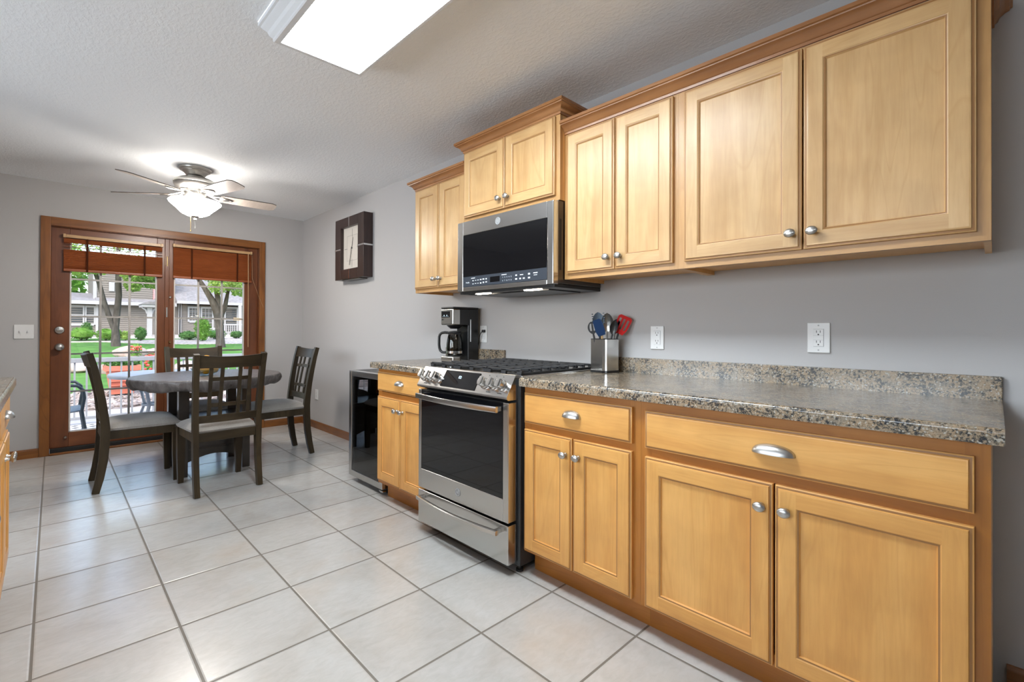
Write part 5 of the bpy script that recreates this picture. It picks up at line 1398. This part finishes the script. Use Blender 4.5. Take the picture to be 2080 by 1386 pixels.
# flag
M['flagred'] = flat('flag_red', (0.55, 0.05, 0.06), 0.8); M['flagwhite'] = flat('flag_white', (0.75, 0.75, 0.76), 0.8); M['flagblue'] = flat('flag_blue', (0.05, 0.08, 0.22), 0.8)
t = thing('flagpole', 'slim white flagpole with hanging striped flag', 'flag', (-33.0, 2.16, gz(-33)))
bm = B(); tube(bm, [(-33, 2.16, gz(-33)), (-33, 2.16, 3.75)], .03, 8); part('pole', bm, 'extwhite', t)
bm = B(); NS = 9
for k in range(NS):
    y0 = 1.96 + k * .020; y1 = y0 + .020; pts = [(y0, 2.72 + k * .02), (y1, 2.74 + k * .02), (y1 + .01, 3.52 + k * .005), (y0 + .01, 3.52 + k * .005)]
    prism(bm, pts, 'X', -33.02 + .03 * sin(k), -33.0 + .03 * sin(k), k % 2)
prism(bm, [(2.06, 3.20), (2.15, 3.20), (2.155, 3.56), (2.07, 3.54)], 'X', -32.96, -32.94, 2); part('flag', bm, ['flagred', 'flagwhite', 'flagblue'], t)

# patio furniture and railing
RXp = -8.50
t = thing('patio_railing', 'grey white metal baluster railing at the patio edge', 'railing', (RXp, -1.0, -.15))
bm = B(); box(bm, RXp - .03, RXp + .03, -4.2, 2.2, .672, .732, .006); part('top_rail', bm, 'rail', t)
bm = B(); box(bm, RXp - .02, RXp + .02, -4.2, 2.2, -.085, -.050, .004); part('bottom_rail', bm, 'rail', t)
for k in range(53):
    y = -4.14 + .12 * k + .02; bm = B(); box(bm, RXp - .010, RXp + .010, y - .010, y + .010, -.0495, .6715); part('baluster', bm, 'rail', t)
for y in (-4.2, 2.2):
    bm = B(); box(bm, RXp - .03, RXp + .03, y - .03, y + .03, -.15, .76, .005); part('post', bm, 'rail', t)
bm = B(); box(bm, -8.42, -7.0, -3.3, -1.45, -.1495, -.140, .002); solo('outdoor_rug', bm, 'rug', 'black and white lattice outdoor rug on the patio', 'rug')
t = thing('patio_table', 'round grey metal patio table with curved legs', 'table', (-7.45, -1.22, -.15))
bm = B(); lathe(bm, [(0, .525), (.46, .525), (.48, .535), (.485, .560), (.475, .575), (0, .578)], (-7.45, -1.22, 0), 40); part('tabletop', bm, 'patiometal', t)
for k in range(4):
    a = k * pi / 2 + .9; d = Vector((cos(a), sin(a), 0)); c = Vector((-7.45, -1.22, 0))
    bm = B(); tube(bm, [c + d * .36 + Vector((0, 0, .525)), c + d * .30 + Vector((0, 0, .46)), c + d * .18 + Vector((0, 0, .33)), c + d * .14 + Vector((0, 0, .18)), c + d * .20 + Vector((0, 0, .02)), c + d * .30 + Vector((0, 0, -.145))], .022, 10, 0, .6); part('leg', bm, 'patiometal', t)
bm = B(); lathe(bm, [(.135, .17), (.155, .17), (.155, .19), (.135, .19), (.135, .17)], (-7.45, -1.22, 0), 24, cap=False)
for a in (.9, .9 + pi / 2): tube(bm, [(-7.45 - .15 * cos(a), -1.22 - .15 * sin(a), .18), (-7.45 + .15 * cos(a), -1.22 + .15 * sin(a), .18)], .010, 8)
part('stretcher', bm, 'patiometal', t)
t = thing('patio_chair', 'dark metal patio armchair with sling seat on the rug', 'chair', (-7.30, -2.20, -.14))
bx, by = -7.30, -2.20
for s_ in (-1, 1):
    x = bx + s_ * .27
    bm = B(); tube(bm, [(x, by - .26, .50), (x, by + .10, .51), (x, by + .22, .50), (x, by + .27, .45), (x, by + .28, .36), (x, by + .26, .22), (x, by + .29, .0), (x, by + .30, -.128)], .016, 10); part('arm', bm, 'patiodark', t)
    bm = B(); tube(bm, [(x, by - .34, .80), (x, by - .27, .50), (x, by - .22, .22), (x, by - .30, -.128)], .016, 10); part('rear_leg', bm, 'patiodark', t)
bm = B(); sweep_rect(bm, [(bx, by - .24, .21), (bx, by, .185), (bx, by + .26, .225)], .50, .012); sweep_rect(bm, [(bx, by - .34, .80), (bx, by - .285, .50), (bx, by - .24, .24)], .50, .012); part('sling', bm, 'mesh', t)
bm = B(); tube(bm, [(bx - .255, by + .265, .215), (bx + .255, by + .265, .215)], .014, 8); tube(bm, [(bx - .255, by + .10, .10), (bx + .255, by + .10, .10)], .012, 8); part('seat_bar', bm, 'patiodark', t)
# planter
px, py0, py1 = -11.6, -1.475, -.945
t = thing('planter_box', 'rectangular terracotta planter on the river stones', 'planter', (px, (py0 + py1) / 2, -.12))
bm = B()
def pring(x0, x1, y0, y1, z): return [bm.verts.new(p) for p in ((x0, y0, z), (x1, y0, z), (x1, y1, z), (x0, y1, z))]
loft(bm, [pring(px - .17, px + .17, py0 + .10, py1 - .10, -.099), pring(px - .22, px + .22, py0 + .04, py1 - .04, .335), pring(px - .25, px + .25, py0, py1, .337), pring(px - .25, px + .25, py0, py1, .43), pring(px - .21, px + .21, py0 + .05, py1 - .05, .43), pring(px - .20, px + .20, py0 + .06, py1 - .06, .34)])
for z in (.06, .14, .22): box(bm, px + .195, px + .235, py0 + .06, py1 - .06, z, z + .012)
part('trough', bm, 'terracotta', t)
t = thing('flowering_plant', 'leafy plant with coral blossoms in the terracotta planter', 'plant', (px, -1.21, .36))
bm = B(); rock(bm, (px, -1.21, .42), .22, .7, .95, .3, .1, 2); leaves(bm, (px, -1.21, .46), .24, .27, .13, 700, .035, 0, .3); part('foliage', bm, 'leafdark', t)
bm = B()
for _ in range(11): 
    y = random.uniform(-1.44, -.97); q = (px + random.uniform(-.05, .22), y, random.uniform(.50, .59) - abs(y + 1.2) * .1)
    rock(bm, q, .024, 1, 1, .8, .25, 1)
part('blossoms', bm, 'petal', t)
t = thing('flowering_plant', 'red flowers growing before the large pink boulder', 'plant', (-20.3, -.12, gz(-20.3)))
bm = B(); leaves(bm, (-20.3, -.12, gz(-20.3) + .30), .15, .20, .24, 120, .05, 0, 0); part('foliage', bm, 'leafmid', t)
bm = B()
for _ in range(18): rock(bm, (-20.1 + random.uniform(-.1, .1), -.12 + random.uniform(-.14, .14), gz(-20.3) + random.uniform(.28, .46)), .040, 1, 1, .8, .25, 1)
part('blossoms', bm, 'petal', t)
t = thing('flowering_plant', 'red flowering clump right of the terracotta planter', 'plant', (-12.0, -.62, -.15))
bm = B(); leaves(bm, (-12.0, -.62, .28), .25, .22, .36, 380, .045, 0, .1); part('foliage', bm, 'leafmid', t)
bm = B()
for _ in range(22): rock(bm, (-11.85 + random.uniform(-.15, .15), -.62 + random.uniform(-.22, .22), random.uniform(.30, .62)), .032, 1, 1, .8, .25, 1)
part('blossoms', bm, 'petal', t)
